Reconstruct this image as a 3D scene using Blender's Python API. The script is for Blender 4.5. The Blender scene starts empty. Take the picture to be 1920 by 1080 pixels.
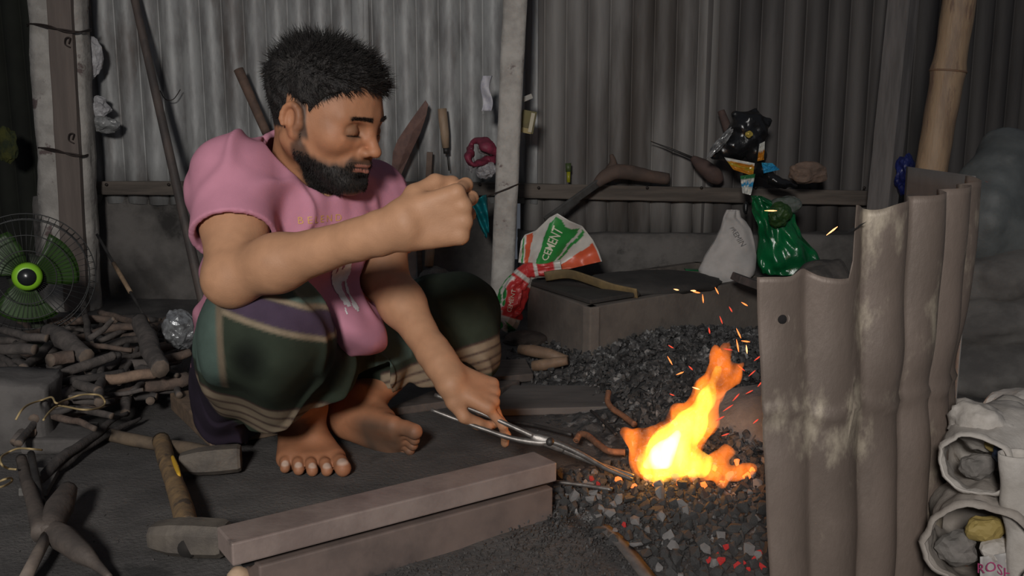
import bpy, bmesh, math, random
import numpy as np
from mathutils import Vector, Matrix, Euler, noise as mnoise

# ------------------------------------------------------------------ camera, world, light, exposure
SC = bpy.context.scene
COL = SC.collection
FPX, PITCH, CAMH = 1750.0, math.radians(10.0), 0.62
cam_data = bpy.data.cameras.new('camera')
cam_data.sensor_width = 36.0
cam_data.lens = FPX / 1920.0 * 36.0
cam_data.clip_start = 0.02
cam = bpy.data.objects.new('camera', cam_data)
cam.location = (0, 0, CAMH)
cam.rotation_euler = (math.radians(90) - PITCH, 0, 0)
COL.objects.link(cam)
SC.camera = cam

world = bpy.data.worlds.new('night_air')
SC.world = world
world.use_nodes = True
world.node_tree.nodes['Background'].inputs[0].default_value = (0.80, 0.86, 1.0, 1)
world.node_tree.nodes['Background'].inputs[1].default_value = 0.065

key = bpy.data.lights.new('work_lamp', 'SPOT')       # the single lamp behind and above the photographer
key.energy = 250
key.color = (1.0, 0.97, 0.93)
key.spot_size = math.radians(80)
key.spot_blend = 1.0
key.shadow_soft_size = 0.18
key_o = bpy.data.objects.new('work_lamp', key)
key_o.location = (-0.38, -1.25, 1.32)
key_o.rotation_euler = (Vector((-0.30, 2.1, 0.44)) - Vector(key_o.location)).to_track_quat('-Z', 'Y').to_euler()
COL.objects.link(key_o)

fire_l = bpy.data.lights.new('fire_glow', 'POINT')   # the light of the forge fire, inside the flames
fire_l.energy = 0.32
fire_l.color = (1.0, 0.36, 0.08)
fire_l.shadow_soft_size = 0.05
fire_o = bpy.data.objects.new('fire_glow', fire_l)
fire_o.location = (0.235, 1.50, 0.13)
COL.objects.link(fire_o)

SC.view_settings.view_transform = 'Standard'
SC.view_settings.look = 'None'
SC.view_settings.exposure = 0.0
SC.view_settings.gamma = 1.0
SC.view_settings.use_curve_mapping = False
SC.cycles.max_bounces = 6
SC.cycles.volume_step_rate = 1.0

# ------------------------------------------------------------------ pixel of the photograph -> point in the place
_cp, _sp = math.cos(PITCH), math.sin(PITCH)
def ray(px, py):
    a, b = (px - 960.0) / FPX, (540.0 - py) / FPX
    return Vector((a, _cp + b * _sp, -_sp + b * _cp))
def P(px, py, Y):
    d = ray(px, py)
    t = Y / d.y
    return Vector((d.x * t, Y, CAMH + d.z * t))
def G(px, py, z=0.0):
    d = ray(px, py)
    t = (z - CAMH) / d.z
    return Vector((d.x * t, d.y * t, z))

# ------------------------------------------------------------------ objects
def tag(o, label=None, cat=None, group=None, kind=None):
    if label: o['label'] = label
    if cat: o['category'] = cat
    if group: o['group'] = group
    if kind: o['kind'] = kind
    return o
def empty(name, loc=(0, 0, 0), rot=(0, 0, 0), label=None, cat=None, group=None, kind=None):
    o = bpy.data.objects.new(name, None)
    o.empty_display_size = 0.05
    o.location = loc
    o.rotation_euler = rot
    COL.objects.link(o)
    return tag(o, label, cat, group, kind)
def world_of(o):
    m = Matrix.LocRotScale(o.location, o.rotation_euler, o.scale)
    return world_of(o.parent) @ m if o.parent else m
def mesh_obj(name, verts, faces, mat=None, parent=None, smooth=True, label=None, cat=None, group=None, kind=None, loc=None):
    me = bpy.data.meshes.new(name)
    me.from_pydata([tuple(v) for v in verts] if not isinstance(verts, np.ndarray) else verts.tolist(), [], faces)
    if smooth: me.polygons.foreach_set('use_smooth', np.ones(len(me.polygons), bool))
    me.update()
    o = bpy.data.objects.new(name, me)
    if mat: me.materials.append(mat)
    COL.objects.link(o)
    if parent:
        o.parent = parent
        me.transform(world_of(parent).inverted())     # geometry is written in world coordinates
    elif loc is not None:
        me.transform(Matrix.Translation(-Vector(loc)))
        o.location = loc
    return tag(o, label, cat, group, kind)
def copy_tree(o, parent=None):
    c = o.copy()
    COL.objects.link(c)
    c.parent = parent
    for ch in list(o.children): copy_tree(ch, c)
    return c
class MB:
    """collects shapes into one mesh"""
    def __init__(s): s.v, s.f = [], []
    def add(s, vf):
        n = len(s.v)
        s.v += [tuple(p) for p in vf[0]]
        s.f += [tuple(i + n for i in f) for f in vf[1]]
        return s
    def build(s, name, mat=None, parent=None, **k): return mesh_obj(name, s.v, s.f, mat, parent, **k)

# ------------------------------------------------------------------ shapes (return verts, faces)
def frame_of(d):
    d = Vector(d).normalized()
    u = d.orthogonal().normalized()
    return d, u, d.cross(u)
def tube(pts, radii, n=8, noise_amp=0.0, noise_freq=30.0, seed=0, flat=1.0, caps=True, up=None):
    pts = [Vector(p) for p in pts]
    if not hasattr(radii, '__len__'): radii = [radii] * len(pts)
    V, F = [], []
    prev = None
    for i, p in enumerate(pts):
        t = (pts[min(i + 1, len(pts) - 1)] - pts[max(i - 1, 0)]).normalized()
        if prev is None:
            u = (Vector(up) - t * t.dot(Vector(up))).normalized() if up else t.orthogonal().normalized()
        else:
            u = (prev - t * t.dot(prev)).normalized()
        prev = u
        w = t.cross(u)
        for k in range(n):
            a = 2 * math.pi * k / n
            r = radii[i]
            if noise_amp:
                q = p * noise_freq + (u * math.cos(a) + w * math.sin(a)) * 0.8 + Vector((seed * 7.3, seed * 3.1, seed))
                r *= 1 + noise_amp * mnoise.noise(q)
            V.append(p + (u * math.cos(a) + w * math.sin(a) * flat) * r)
    for i in range(len(pts) - 1):
        for k in range(n):
            k2 = (k + 1) % n
            F.append((i * n + k, i * n + k2, (i + 1) * n + k2, (i + 1) * n + k))
    if caps:
        F.append(tuple(range(n - 1, -1, -1)))
        b = (len(pts) - 1) * n
        F.append(tuple(range(b, b + n)))
    return V, F
def smooth_path(pts, k=6):
    """Catmull-Rom through the points"""
    pts = [Vector(p) for p in pts]
    out = []
    for i in range(len(pts) - 1):
        p0, p1, p2, p3 = pts[max(i - 1, 0)], pts[i], pts[i + 1], pts[min(i + 2, len(pts) - 1)]
        for j in range(k):
            t = j / k
            out.append(0.5 * (2 * p1 + (p2 - p0) * t + (2 * p0 - 5 * p1 + 4 * p2 - p3) * t * t + (3 * p1 - p0 - 3 * p2 + p3) * t ** 3))
    out.append(pts[-1])
    return out
def lerp_list(vals, n):
    x = np.linspace(0, len(vals) - 1, n)
    return list(np.interp(x, range(len(vals)), vals))
def box8(c, bev=0.0):
    """hexahedron from 8 corners: bottom 4 (ccw) then top 4; optionally bevelled"""
    bm = bmesh.new()
    vs = [bm.verts.new(p) for p in c]
    for f in ((3, 2, 1, 0), (4, 5, 6, 7), (0, 1, 5, 4), (1, 2, 6, 5), (2, 3, 7, 6), (3, 0, 4, 7)):
        bm.faces.new([vs[i] for i in f])
    bmesh.ops.recalc_face_normals(bm, faces=bm.faces)
    if bev:
        bmesh.ops.bevel(bm, geom=list(bm.edges), offset=bev, segments=2, affect='EDGES', profile=0.6)
    return bm_out(bm)
def bm_out(bm):
    bm.verts.index_update()
    r = [v.co.copy() for v in bm.verts], [tuple(v.index for v in f.verts) for f in bm.faces]
    bm.free()
    return r
def obox(center, size, rot=(0, 0, 0), bev=0.0):
    m = Euler(rot).to_matrix()
    c = Vector(center)
    sx, sy, sz = [s / 2 for s in size]
    return box8([c + m @ Vector(p) for p in ((-sx, -sy, -sz), (sx, -sy, -sz), (sx, sy, -sz), (-sx, sy, -sz),
                                              (-sx, -sy, sz), (sx, -sy, sz), (sx, sy, sz), (-sx, sy, sz))], bev)
def beam(a, b, w, h, up=(0, 0, 1), bev=0.0):
    """rectangular bar between two points, w across, h along up"""
    a, b = Vector(a), Vector(b)
    d = (b - a).normalized()
    s = d.cross(Vector(up)).normalized()
    u = s.cross(d)
    q = []
    for su in (-1, 1):
        q += [a - s * w / 2 + u * h / 2 * su, b - s * w / 2 + u * h / 2 * su, b + s * w / 2 + u * h / 2 * su, a + s * w / 2 + u * h / 2 * su]
    return box8(q, bev)
def sheet(fn, nu, nv, thick=0.001):
    """thick sheet over fn(u, v); front, back and rim"""
    pts = [[Vector(fn(i / nu, j / nv)) for i in range(nu + 1)] for j in range(nv + 1)]
    V, F = [], []
    for j in range(nv + 1):
        for i in range(nu + 1):
            du = pts[j][min(i + 1, nu)] - pts[j][max(i - 1, 0)]
            dv = pts[min(j + 1, nv)][i] - pts[max(j - 1, 0)][i]
            n = du.cross(dv)
            n = n.normalized() if n.length > 1e-9 else Vector((0, -1, 0))
            V.append(pts[j][i] + n * thick / 2)
            V.append(pts[j][i] - n * thick / 2)
    ix = lambda i, j, s: 2 * (j * (nu + 1) + i) + s
    for j in range(nv):
        for i in range(nu):
            F.append((ix(i, j, 0), ix(i + 1, j, 0), ix(i + 1, j + 1, 0), ix(i, j + 1, 0)))
            F.append((ix(i, j, 1), ix(i, j + 1, 1), ix(i + 1, j + 1, 1), ix(i + 1, j, 1)))
    for i in range(nu):
        F.append((ix(i, 0, 1), ix(i + 1, 0, 1), ix(i + 1, 0, 0), ix(i, 0, 0)))
        F.append((ix(i, nv, 0), ix(i + 1, nv, 0), ix(i + 1, nv, 1), ix(i, nv, 1)))
    for j in range(nv):
        F.append((ix(0, j, 0), ix(0, j + 1, 0), ix(0, j + 1, 1), ix(0, j, 1)))
        F.append((ix(nu, j, 1), ix(nu, j + 1, 1), ix(nu, j + 1, 0), ix(nu, j, 0)))
    return V, F
def sheet_uv(o, nu, nv, name='uv'):
    """gives the vertices of a sheet() object their u, v as a point attribute"""
    a = o.data.attributes.new(name, 'FLOAT_VECTOR', 'POINT')
    d = np.zeros((len(o.data.vertices), 3), np.float32)
    k = 0
    for j in range(nv + 1):
        for i in range(nu + 1):
            d[k:k + 2, 0] = i / nu
            d[k:k + 2, 1] = j / nv
            k += 2
    a.data.foreach_set('vector', d.ravel())
def hull(points):
    bm = bmesh.new()
    for p in points: bm.verts.new(p)
    r = bmesh.ops.convex_hull(bm, input=list(bm.verts))
    bmesh.ops.delete(bm, geom=[g for g in set(r['geom_interior'] + r['geom_unused']) if isinstance(g, bmesh.types.BMVert)], context='VERTS')
    return bm_out(bm)
def blob(center, radii, amp=0.2, freq=2.0, seed=0, sub=3, ridged=False, rot=(0, 0, 0)):
    # ridged: creased like crumpled film
    bm = bmesh.new()
    bmesh.ops.create_icosphere(bm, subdivisions=sub, radius=1.0)
    m = Euler(rot).to_matrix()
    c = Vector(center)
    for v in bm.verts:
        p = v.co.copy()
        q = p * freq + Vector((seed * 11.7, seed * 5.3, seed * 2.9))
        h = 0
        if ridged:
            q += Vector((mnoise.noise(q * 0.8), mnoise.noise(q * 0.8 + Vector((5, 0, 0))), mnoise.noise(q * 0.8 + Vector((0, 9, 0))))) * 0.6
            h = 1.1 * (0.55 - 2 * abs(mnoise.noise(q * 0.5))) + 0.35 * (0.5 - 2 * abs(mnoise.noise(q * 1.1))) + 1.1 * mnoise.noise(q * 0.35 + Vector((2, 2, 2)))
        else:
            for o_ in range(3): h += mnoise.noise(q * 2 ** o_) / 1.7 ** o_
        p *= 1 + amp * h
        v.co = c + m @ Vector((p.x * radii[0], p.y * radii[1], p.z * radii[2]))
    return bm_out(bm)
def lathe(profile, center, axis=(0, 0, 1), n=24, caps=True):
    """profile: (radius, height) list along axis"""
    d, u, w = frame_of(axis)
    c = Vector(center)
    V, F = [], []
    for r, h in profile:
        for k in range(n):
            a = 2 * math.pi * k / n
            V.append(c + d * h + (u * math.cos(a) + w * math.sin(a)) * r)
    for i in range(len(profile) - 1):
        for k in range(n):
            k2 = (k + 1) % n
            F.append((i * n + k, i * n + k2, (i + 1) * n + k2, (i + 1) * n + k))
    if caps:
        F.append(tuple(range(n - 1, -1, -1)))
        b = (len(profile) - 1) * n
        F.append(tuple(range(b, b + n)))
    return V, F
def torus(center, axis, R, r, n=48, m=6):
    d, u, w = frame_of(axis)
    c = Vector(center)
    V, F = [], []
    for i in range(n):
        a = 2 * math.pi * i / n
        e = u * math.cos(a) + w * math.sin(a)
        for k in range(m):
            b = 2 * math.pi * k / m
            V.append(c + e * (R + r * math.cos(b)) + d * r * math.sin(b))
    for i in range(n):
        for k in range(m):
            i2, k2 = (i + 1) % n, (k + 1) % m
            F.append((i * m + k, i2 * m + k, i2 * m + k2, i * m + k2))
    return V, F
def text_shape(body, size=1.0, bold=0.0):
    """flat lettering as verts, faces in its own x, y plane, centred"""
    cu = bpy.data.curves.new('letters', 'FONT')
    cu.body = body
    cu.size = size
    cu.offset = bold
    cu.resolution_u = 3
    cu.align_x = 'CENTER'
    cu.align_y = 'CENTER'
    o = bpy.data.objects.new('letters', cu)
    COL.objects.link(o)
    dg = bpy.context.evaluated_depsgraph_get()
    me = bpy.data.meshes.new_from_object(o.evaluated_get(dg))
    V = [v.co.copy() for v in me.vertices]
    F = [tuple(p.vertices) for p in me.polygons]
    bpy.data.objects.remove(o)
    bpy.data.meshes.remove(me)
    bpy.data.curves.remove(cu)
    return V, F

# ------------------------------------------------------------------ procedural materials
def lin(c):
    """sRGB 0..255 -> linear"""
    return tuple(((x / 255) / 12.92 if x / 255 <= 0.04045 else ((x / 255 + 0.055) / 1.055) ** 2.4) for x in c)
_mats = {}
def M(name, c1, c2=None, scale=20.0, rough=0.8, bump=0.0, bscale=None, metal=0.0, c3=None, detail=6.0, stretch=(1, 1, 1), spec=0.5,
      lo=0.35, hi=0.65, trans=0.0, sss=0.0, coat=0.0, c3scale=None, c3lo=0.56, c3hi=0.66):
    """principled material: noise mix of two colours, a third in patches, noise bump; colours are linear"""
    m = bpy.data.materials.new(name)
    m.use_nodes = True
    nt = m.node_tree
    N, L = nt.nodes, nt.links
    b = N['Principled BSDF']
    b.inputs['Roughness'].default_value = rough
    b.inputs['Metallic'].default_value = metal
    b.inputs['Specular IOR Level'].default_value = spec
    if trans: b.inputs['Transmission Weight'].default_value = trans
    if coat: b.inputs['Coat Weight'].default_value = coat
    tc = N.new('ShaderNodeTexCoord')
    mp = N.new('ShaderNodeMapping')
    mp.inputs['Scale'].default_value = stretch
    L.new(tc.outputs['Object'], mp.inputs['Vector'])
    def nz(sc, det=detail):
        t = N.new('ShaderNodeTexNoise')
        t.inputs['Scale'].default_value = sc
        t.inputs['Detail'].default_value = det
        t.inputs['Roughness'].default_value = 0.62
        L.new(mp.outputs['Vector'], t.inputs['Vector'])
        return t
    def ramp(src, a, z):
        r = N.new('ShaderNodeMapRange')
        r.interpolation_type = 'SMOOTHSTEP'
        r.inputs['From Min'].default_value = a
        r.inputs['From Max'].default_value = z
        L.new(src, r.inputs['Value'])
        return r.outputs['Result']
    def mix(fac, a, bb):
        x = N.new('ShaderNodeMix')
        x.data_type = 'RGBA'
        if hasattr(fac, 'links'): L.new(fac, x.inputs[0])
        else: x.inputs[0].default_value = fac
        for sock, val in ((x.inputs[6], a), (x.inputs[7], bb)):
            if hasattr(val, 'links'): L.new(val, sock)
            else: sock.default_value = (*val, 1)
        return x.outputs[2]
    if c2 is not None:
        col = mix(ramp(nz(scale).outputs['Fac'], lo, hi), c1, c2)
        if c3 is not None:
            col = mix(ramp(nz(c3scale or scale * 0.37).outputs['Fac'], c3lo, c3hi), col, c3)
        L.new(col, b.inputs['Base Color'])
    else:
        b.inputs['Base Color'].default_value = (*c1, 1)
    if bump:
        bp = N.new('ShaderNodeBump')
        bp.inputs['Strength'].default_value = min(1.0, bump)
        bp.inputs['Distance'].default_value = 0.004
        L.new(nz(bscale or scale * 2).outputs['Fac'], bp.inputs['Height'])
        L.new(bp.outputs['Normal'], b.inputs['Normal'])
    m['mix'] = 1
    _mats[name] = m
    return m
def attr_mat(name, attr='col', rough=0.8, bump=0.0, bscale=200.0, sss=0.0, spec=0.5, vary=0.0, vscale=40.0, rough_attr=None):
    """principled material coloured by a colour attribute painted on the mesh"""
    m = bpy.data.materials.new(name)
    m.use_nodes = True
    N, L = m.node_tree.nodes, m.node_tree.links
    b = N['Principled BSDF']
    b.inputs['Roughness'].default_value = rough
    b.inputs['Specular IOR Level'].default_value = spec
    a = N.new('ShaderNodeAttribute')
    a.attribute_name = attr
    src = a.outputs['Color']
    tc = N.new('ShaderNodeTexCoord')
    if vary:
        t = N.new('ShaderNodeTexNoise')
        t.inputs['Scale'].default_value = vscale
        t.inputs['Detail'].default_value = 6
        L.new(tc.outputs['Object'], t.inputs['Vector'])
        r = N.new('ShaderNodeMapRange')
        r.inputs['From Min'].default_value = 0.3
        r.inputs['From Max'].default_value = 0.7
        r.inputs['To Min'].default_value = 1 - vary
        r.inputs['To Max'].default_value = 1 + vary
        L.new(t.outputs['Fac'], r.inputs['Value'])
        vm = N.new('ShaderNodeVectorMath')
        vm.operation = 'SCALE'
        L.new(src, vm.inputs[0])
        L.new(r.outputs['Result'], vm.inputs['Scale'])
        src = vm.outputs['Vector']
    L.new(src, b.inputs['Base Color'])
    if sss:
        b.inputs['Subsurface Weight'].default_value = sss
        b.inputs['Subsurface Radius'].default_value = (0.012, 0.004, 0.002)
        b.inputs['Subsurface Scale'].default_value = 1.0
    if bump:
        bp = N.new('ShaderNodeBump')
        bp.inputs['Strength'].default_value = bump
        bp.inputs['Distance'].default_value = 0.002
        t = N.new('ShaderNodeTexNoise')
        t.inputs['Scale'].default_value = bscale
        t.inputs['Detail'].default_value = 4
        L.new(tc.outputs['Object'], t.inputs['Vector'])
        L.new(t.outputs['Fac'], bp.inputs['Height'])
        L.new(bp.outputs['Normal'], b.inputs['Normal'])
    return m
def set_col(o, rgb, name='col'):
    a = o.data.color_attributes.new(name, 'FLOAT_COLOR', 'POINT')
    d = np.ones((len(o.data.vertices), 4), np.float32)
    d[:, :3] = rgb
    a.data.foreach_set('color', d.ravel())
def emit_mat(name, color, strength):
    m = bpy.data.materials.new(name)
    m.use_nodes = True
    b = m.node_tree.nodes['Principled BSDF']
    b.inputs['Base Color'].default_value = (0.02, 0.01, 0.01, 1)
    b.inputs['Emission Color'].default_value = (*color, 1)
    b.inputs['Emission Strength'].default_value = strength
    return m

# ------------------------------------------------------------------ sculpting: smooth unions of rounded bones, meshed with surface nets
def vnoise(p, freq, seed=0):
    """cheap smooth noise on numpy points (..., 3), about -1..1"""
    rs = np.random.RandomState(seed)
    out = np.zeros(p.shape[:-1], np.float32)
    for k in range(5):
        d = rs.normal(size=3)
        d /= np.linalg.norm(d)
        d2 = rs.normal(size=3)
        d2 /= np.linalg.norm(d2)
        f = freq * (0.6 + 0.35 * k)
        ph = rs.uniform(0, 6.28, 2)
        out += np.sin(p @ (d * f) + ph[0] + 1.3 * np.sin(p @ (d2 * f * 0.7) + ph[1])) / (1 + 0.35 * k)
    return out / 2.6
class Sculpt:
    def __init__(s, lo, hi, h):
        s.lo, s.h = np.array(lo, np.float32), h
        s.n = np.ceil((np.array(hi) - s.lo) / h).astype(int) + 1
        s.D = np.full(s.n, 0.05, np.float32)
    def _slab(s, lo, hi):
        a = np.clip(np.floor((np.array(lo) - s.lo) / s.h).astype(int), 0, s.n)
        b = np.clip(np.ceil((np.array(hi) - s.lo) / s.h).astype(int) + 1, 0, s.n)
        if np.any(b <= a): return None, None
        sl = tuple(slice(x, y) for x, y in zip(a, b))
        g = np.stack(np.meshgrid(*[s.lo[i] + s.h * np.arange(a[i], b[i], dtype=np.float32) for i in range(3)], indexing='ij'), -1)
        return sl, g
    def _merge(s, sl, d, k, sub):
        o = s.D[sl]
        if sub:
            d = -d
            if k > 0:
                hh = np.maximum(k - np.abs(o - d), 0) / k
                s.D[sl] = np.maximum(o, d) + hh * hh * k * 0.25
            else: s.D[sl] = np.maximum(o, d)
        else:
            if k > 0:
                hh = np.maximum(k - np.abs(o - d), 0) / k
                s.D[sl] = np.minimum(o, d) - hh * hh * k * 0.25
            else: s.D[sl] = np.minimum(o, d)
    def cap(s, a, b, ra, rb, k=0.01, sub=False, sq=None):
        """rounded cone from a to b; sq = (axis vector, factor) flattens it along that axis"""
        a, b = np.array(a, np.float32), np.array(b, np.float32)
        r = max(ra, rb) * (1 if sq is None else max(1, 1)) + k + 2 * s.h + 0.012
        sl, g = s._slab(np.minimum(a, b) - r, np.maximum(a, b) + r)
        if sl is None: return s
        ab = b - a
        q = g - a
        t = np.clip((q @ ab) / max(1e-12, float(ab @ ab)), 0, 1)
        w = q - t[..., None] * ab
        if sq is not None:
            ax = np.array(sq[0], np.float32)
            ax /= np.linalg.norm(ax)
            w = w + (w @ ax)[..., None] * ax * (1 / sq[1] - 1)
        d = np.sqrt((w * w).sum(-1)) - (ra + (rb - ra) * t)
        if sq is not None and sq[1] < 1: d = d * (0.5 + 0.5 * sq[1])
        s._merge(sl, d.astype(np.float32), k, sub)
        return s
    def ell(s, c, r, k=0.01, sub=False, R=None):
        """ellipsoid; R = 3x3 rows are its axes"""
        c, r = np.array(c, np.float32), np.array(r, np.float32)
        m = float(r.max()) + k + 2 * s.h + 0.012
        sl, g = s._slab(c - m, c + m)
        if sl is None: return s
        q = g - c
        if R is not None: q = q @ np.array(R, np.float32).T
        k0 = np.sqrt(((q / r) ** 2).sum(-1)) + 1e-9
        k1 = np.sqrt(((q / (r * r)) ** 2).sum(-1)) + 1e-9
        s._merge(sl, (k0 * (k0 - 1) / k1).astype(np.float32), k, sub)
        return s
    def cut(s, p, n, k=0.0, lo=None, hi=None):
        """keeps the half space behind the plane (p, n), inside the box lo..hi if given"""
        lo = s.lo if lo is None else lo
        hi = s.lo + s.h * s.n if hi is None else hi
        sl, g = s._slab(lo, hi)
        n = np.array(n, np.float32)
        n /= np.linalg.norm(n)
        d = (g - np.array(p, np.float32)) @ n
        s._merge(sl, (-d).astype(np.float32), k, True)
        return s
    def field(s, fn):
        """adds fn(points) to the distance near the surface"""
        m = np.abs(s.D) < 0.045
        ix = np.argwhere(m)
        p = s.lo + s.h * ix.astype(np.float32)
        s.D[m] += fn(p).astype(np.float32)
        return s
    def mesh(s, smooth=1):
        D = s.D
        ins = D < 0
        n = D.shape
        cs = [ins[i:n[0] - 1 + i, j:n[1] - 1 + j, k:n[2] - 1 + k] for i in (0, 1) for j in (0, 1) for k in (0, 1)]
        tot = np.zeros(cs[0].shape, np.int8)
        for c in cs: tot += c
        act = (tot > 0) & (tot < 8)
        idx = np.full(act.shape, -1, np.int64)
        cells = np.argwhere(act)
        idx[act] = np.arange(len(cells))
        acc = np.zeros((len(cells), 3), np.float64)
        cnt = np.zeros(len(cells))
        corners = [(i, j, k) for i in (0, 1) for j in (0, 1) for k in (0, 1)]
        val = {c: D[cells[:, 0] + c[0], cells[:, 1] + c[1], cells[:, 2] + c[2]] for c in corners}
        for a in corners:
            for ax in range(3):
                if a[ax] == 1: continue
                b = list(a)
                b[ax] = 1
                b = tuple(b)
                va, vb = val[a], val[b]
                x = (va < 0) != (vb < 0)
                t = va[x] / (va[x] - vb[x])
                p = np.tile(np.array(a, np.float64), (x.sum(), 1))
                p[:, ax] += t
                acc[x] += p
                cnt[x] += 1
        V = s.lo + s.h * (cells + acc / cnt[:, None])
        F = []
        for ax in range(3):
            sl0 = [slice(None)] * 3
            sl1 = [slice(None)] * 3
            sl0[ax] = slice(0, n[ax] - 1)
            sl1[ax] = slice(1, n[ax])
            a, b = ins[tuple(sl0)], ins[tuple(sl1)]
            e = np.argwhere(a != b)
            o1, o2 = [i for i in range(3) if i != ax]
            ok = (e[:, o1] > 0) & (e[:, o2] > 0) & (e[:, o1] < n[o1] - 1) & (e[:, o2] < n[o2] - 1)
            e = e[ok]
            if len(e) == 0: continue
            q = []
            for d1, d2 in ((1, 1), (0, 1), (0, 0), (1, 0)):
                c = e.copy()
                c[:, o1] -= d1
                c[:, o2] -= d2
                q.append(idx[c[:, 0], c[:, 1], c[:, 2]])
            q = np.stack(q, 1)
            fl = a[e[:, 0], e[:, 1], e[:, 2]]
            if ax == 1: fl = ~fl
            q[~fl] = q[~fl][:, ::-1]
            F.append(q)
        F = np.concatenate(F)
        for _ in range(smooth):
            acc = np.zeros_like(V)
            c = np.zeros(len(V))
            for i in range(4):
                np.add.at(acc, F[:, i], V[F[:, (i + 1) % 4]])
                np.add.at(acc, F[:, (i + 1) % 4], V[F[:, i]])
                np.add.at(c, F[:, i], 1)
                np.add.at(c, F[:, (i + 1) % 4], 1)
            V = V * 0.5 + acc / np.maximum(c, 1)[:, None] * 0.5
        return V, F
def fast_mesh(name, V, F, mat, parent=None, col=None, label=None, smooth=True):
    me = bpy.data.meshes.new(name)
    me.vertices.add(len(V))
    me.vertices.foreach_set('co', np.asarray(V, np.float32).ravel())
    F = np.asarray(F)
    k = F.shape[1]
    me.loops.add(len(F) * k)
    me.loops.foreach_set('vertex_index', F.ravel().astype(np.int32))
    me.polygons.add(len(F))
    me.polygons.foreach_set('loop_start', np.arange(0, len(F) * k, k, dtype=np.int32))
    me.polygons.foreach_set('loop_total', np.full(len(F), k, np.int32))
    me.update(calc_edges=True)
    me.polygons.foreach_set('use_smooth', np.full(len(F), smooth, bool))
    me.validate()
    o = bpy.data.objects.new(name, me)
    me.materials.append(mat)
    COL.objects.link(o)
    if parent:
        o.parent = parent
        me.transform(world_of(parent).inverted())
    if col is not None: set_col(o, col)
    if label: o['label'] = label
    return o
# ================================================================== the setting
random.seed(7)
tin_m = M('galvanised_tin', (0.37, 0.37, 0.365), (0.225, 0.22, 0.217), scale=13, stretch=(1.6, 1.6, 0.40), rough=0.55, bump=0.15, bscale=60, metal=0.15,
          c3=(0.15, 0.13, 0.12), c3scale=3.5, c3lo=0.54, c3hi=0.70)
tin_mid = M('mid_grey_tin', (0.225, 0.212, 0.20), (0.135, 0.124, 0.118), scale=5, stretch=(1.6, 1.6, 0.22), rough=0.65, bump=0.15, bscale=60, c3=(0.08, 0.068, 0.06), c3scale=2.4, c3lo=0.5, c3hi=0.68)
tin_dark = M('dark_grey_tin', (0.105, 0.095, 0.09), (0.06, 0.054, 0.052), scale=5, stretch=(1.6, 1.6, 0.22), rough=0.7, bump=0.15, bscale=60)
mud_m = M('mud_plaster', (0.15, 0.137, 0.128), (0.085, 0.078, 0.073), scale=7, rough=0.95, bump=0.9, bscale=35, c3=(0.035, 0.032, 0.03), c3scale=4.5)
soil_m = M('sooty_soil', (0.066, 0.061, 0.059), (0.108, 0.099, 0.094), scale=6, rough=0.95, bump=1.0, bscale=130, c3=(0.034, 0.032, 0.031), c3scale=3.0, detail=10)
oldwood_m = M('grey_old_wood', (0.135, 0.110, 0.092), (0.080, 0.066, 0.056), scale=14, stretch=(0.25, 3, 3), rough=0.85, bump=0.5, bscale=50)
nail_m = M('nail_iron', (0.05, 0.04, 0.035), rough=0.6, metal=0.6)

def ground_z(x, y):
    q = Vector((x, y, 0))
    z = 0.006 * mnoise.noise(q * 4.0) + 0.0035 * mnoise.noise(q * 13.0) + 0.0018 * mnoise.noise(q * 37.0)
    return z - 0.004
nx, ny = 320, 230
xs = np.linspace(-4.3, 3.4, nx)
ys = np.linspace(0.75, 4.3, ny)
V = [(x, y, ground_z(x, y)) for y in ys for x in xs]
F = [(j * nx + i, j * nx + i + 1, (j + 1) * nx + i + 1, (j + 1) * nx + i) for j in range(ny - 1) for i in range(nx - 1)]
floor = mesh_obj('floor', V, F, soil_m, kind='structure')

def tin_sheet(x0, x1, Y, z0, z1, phase, parent, mat, tilt=0.0, amp=0.014, pitch=0.076):
    nu = int((x1 - x0) / pitch * 26)
    jag = random.random() * 9
    def fn(u, v):
        x = x0 + (x1 - x0) * u
        zb = z0 + 0.012 * mnoise.noise(Vector((x * 6, jag, 0)))
        z = zb + (z1 - zb) * v
        y = Y + amp * (1 - 2 * abs(math.sin(math.pi * (x + phase) / pitch)) ** 0.6) + tilt * (z - z0) + 0.006 * mnoise.noise(Vector((x * 1.7, z * 1.2, jag)))
        return (x, y, z)
    V, F = sheet(fn, nu, 8, 0.0012)
    return mesh_obj('tin_sheet', V, F, mat, parent)
wall_back = empty('wall_back', (0, 3.3, 0), kind='structure')
edges = [-1.62, -1.17, -0.52, 0.06, 0.70, 1.46]
lows = [0.34, 0.35, 0.34, 0.22, 0.23]
for k in range(5):
    tin_sheet(edges[k] - 0.03, edges[k + 1] + 0.03, 3.315 + 0.004 * (k % 2), lows[k], 1.55, 0.013 * k, wall_back, (tin_m, tin_m, tin_m, tin_mid, tin_dark)[k])  # the last two sheets, at the right, get darker tones
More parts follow.
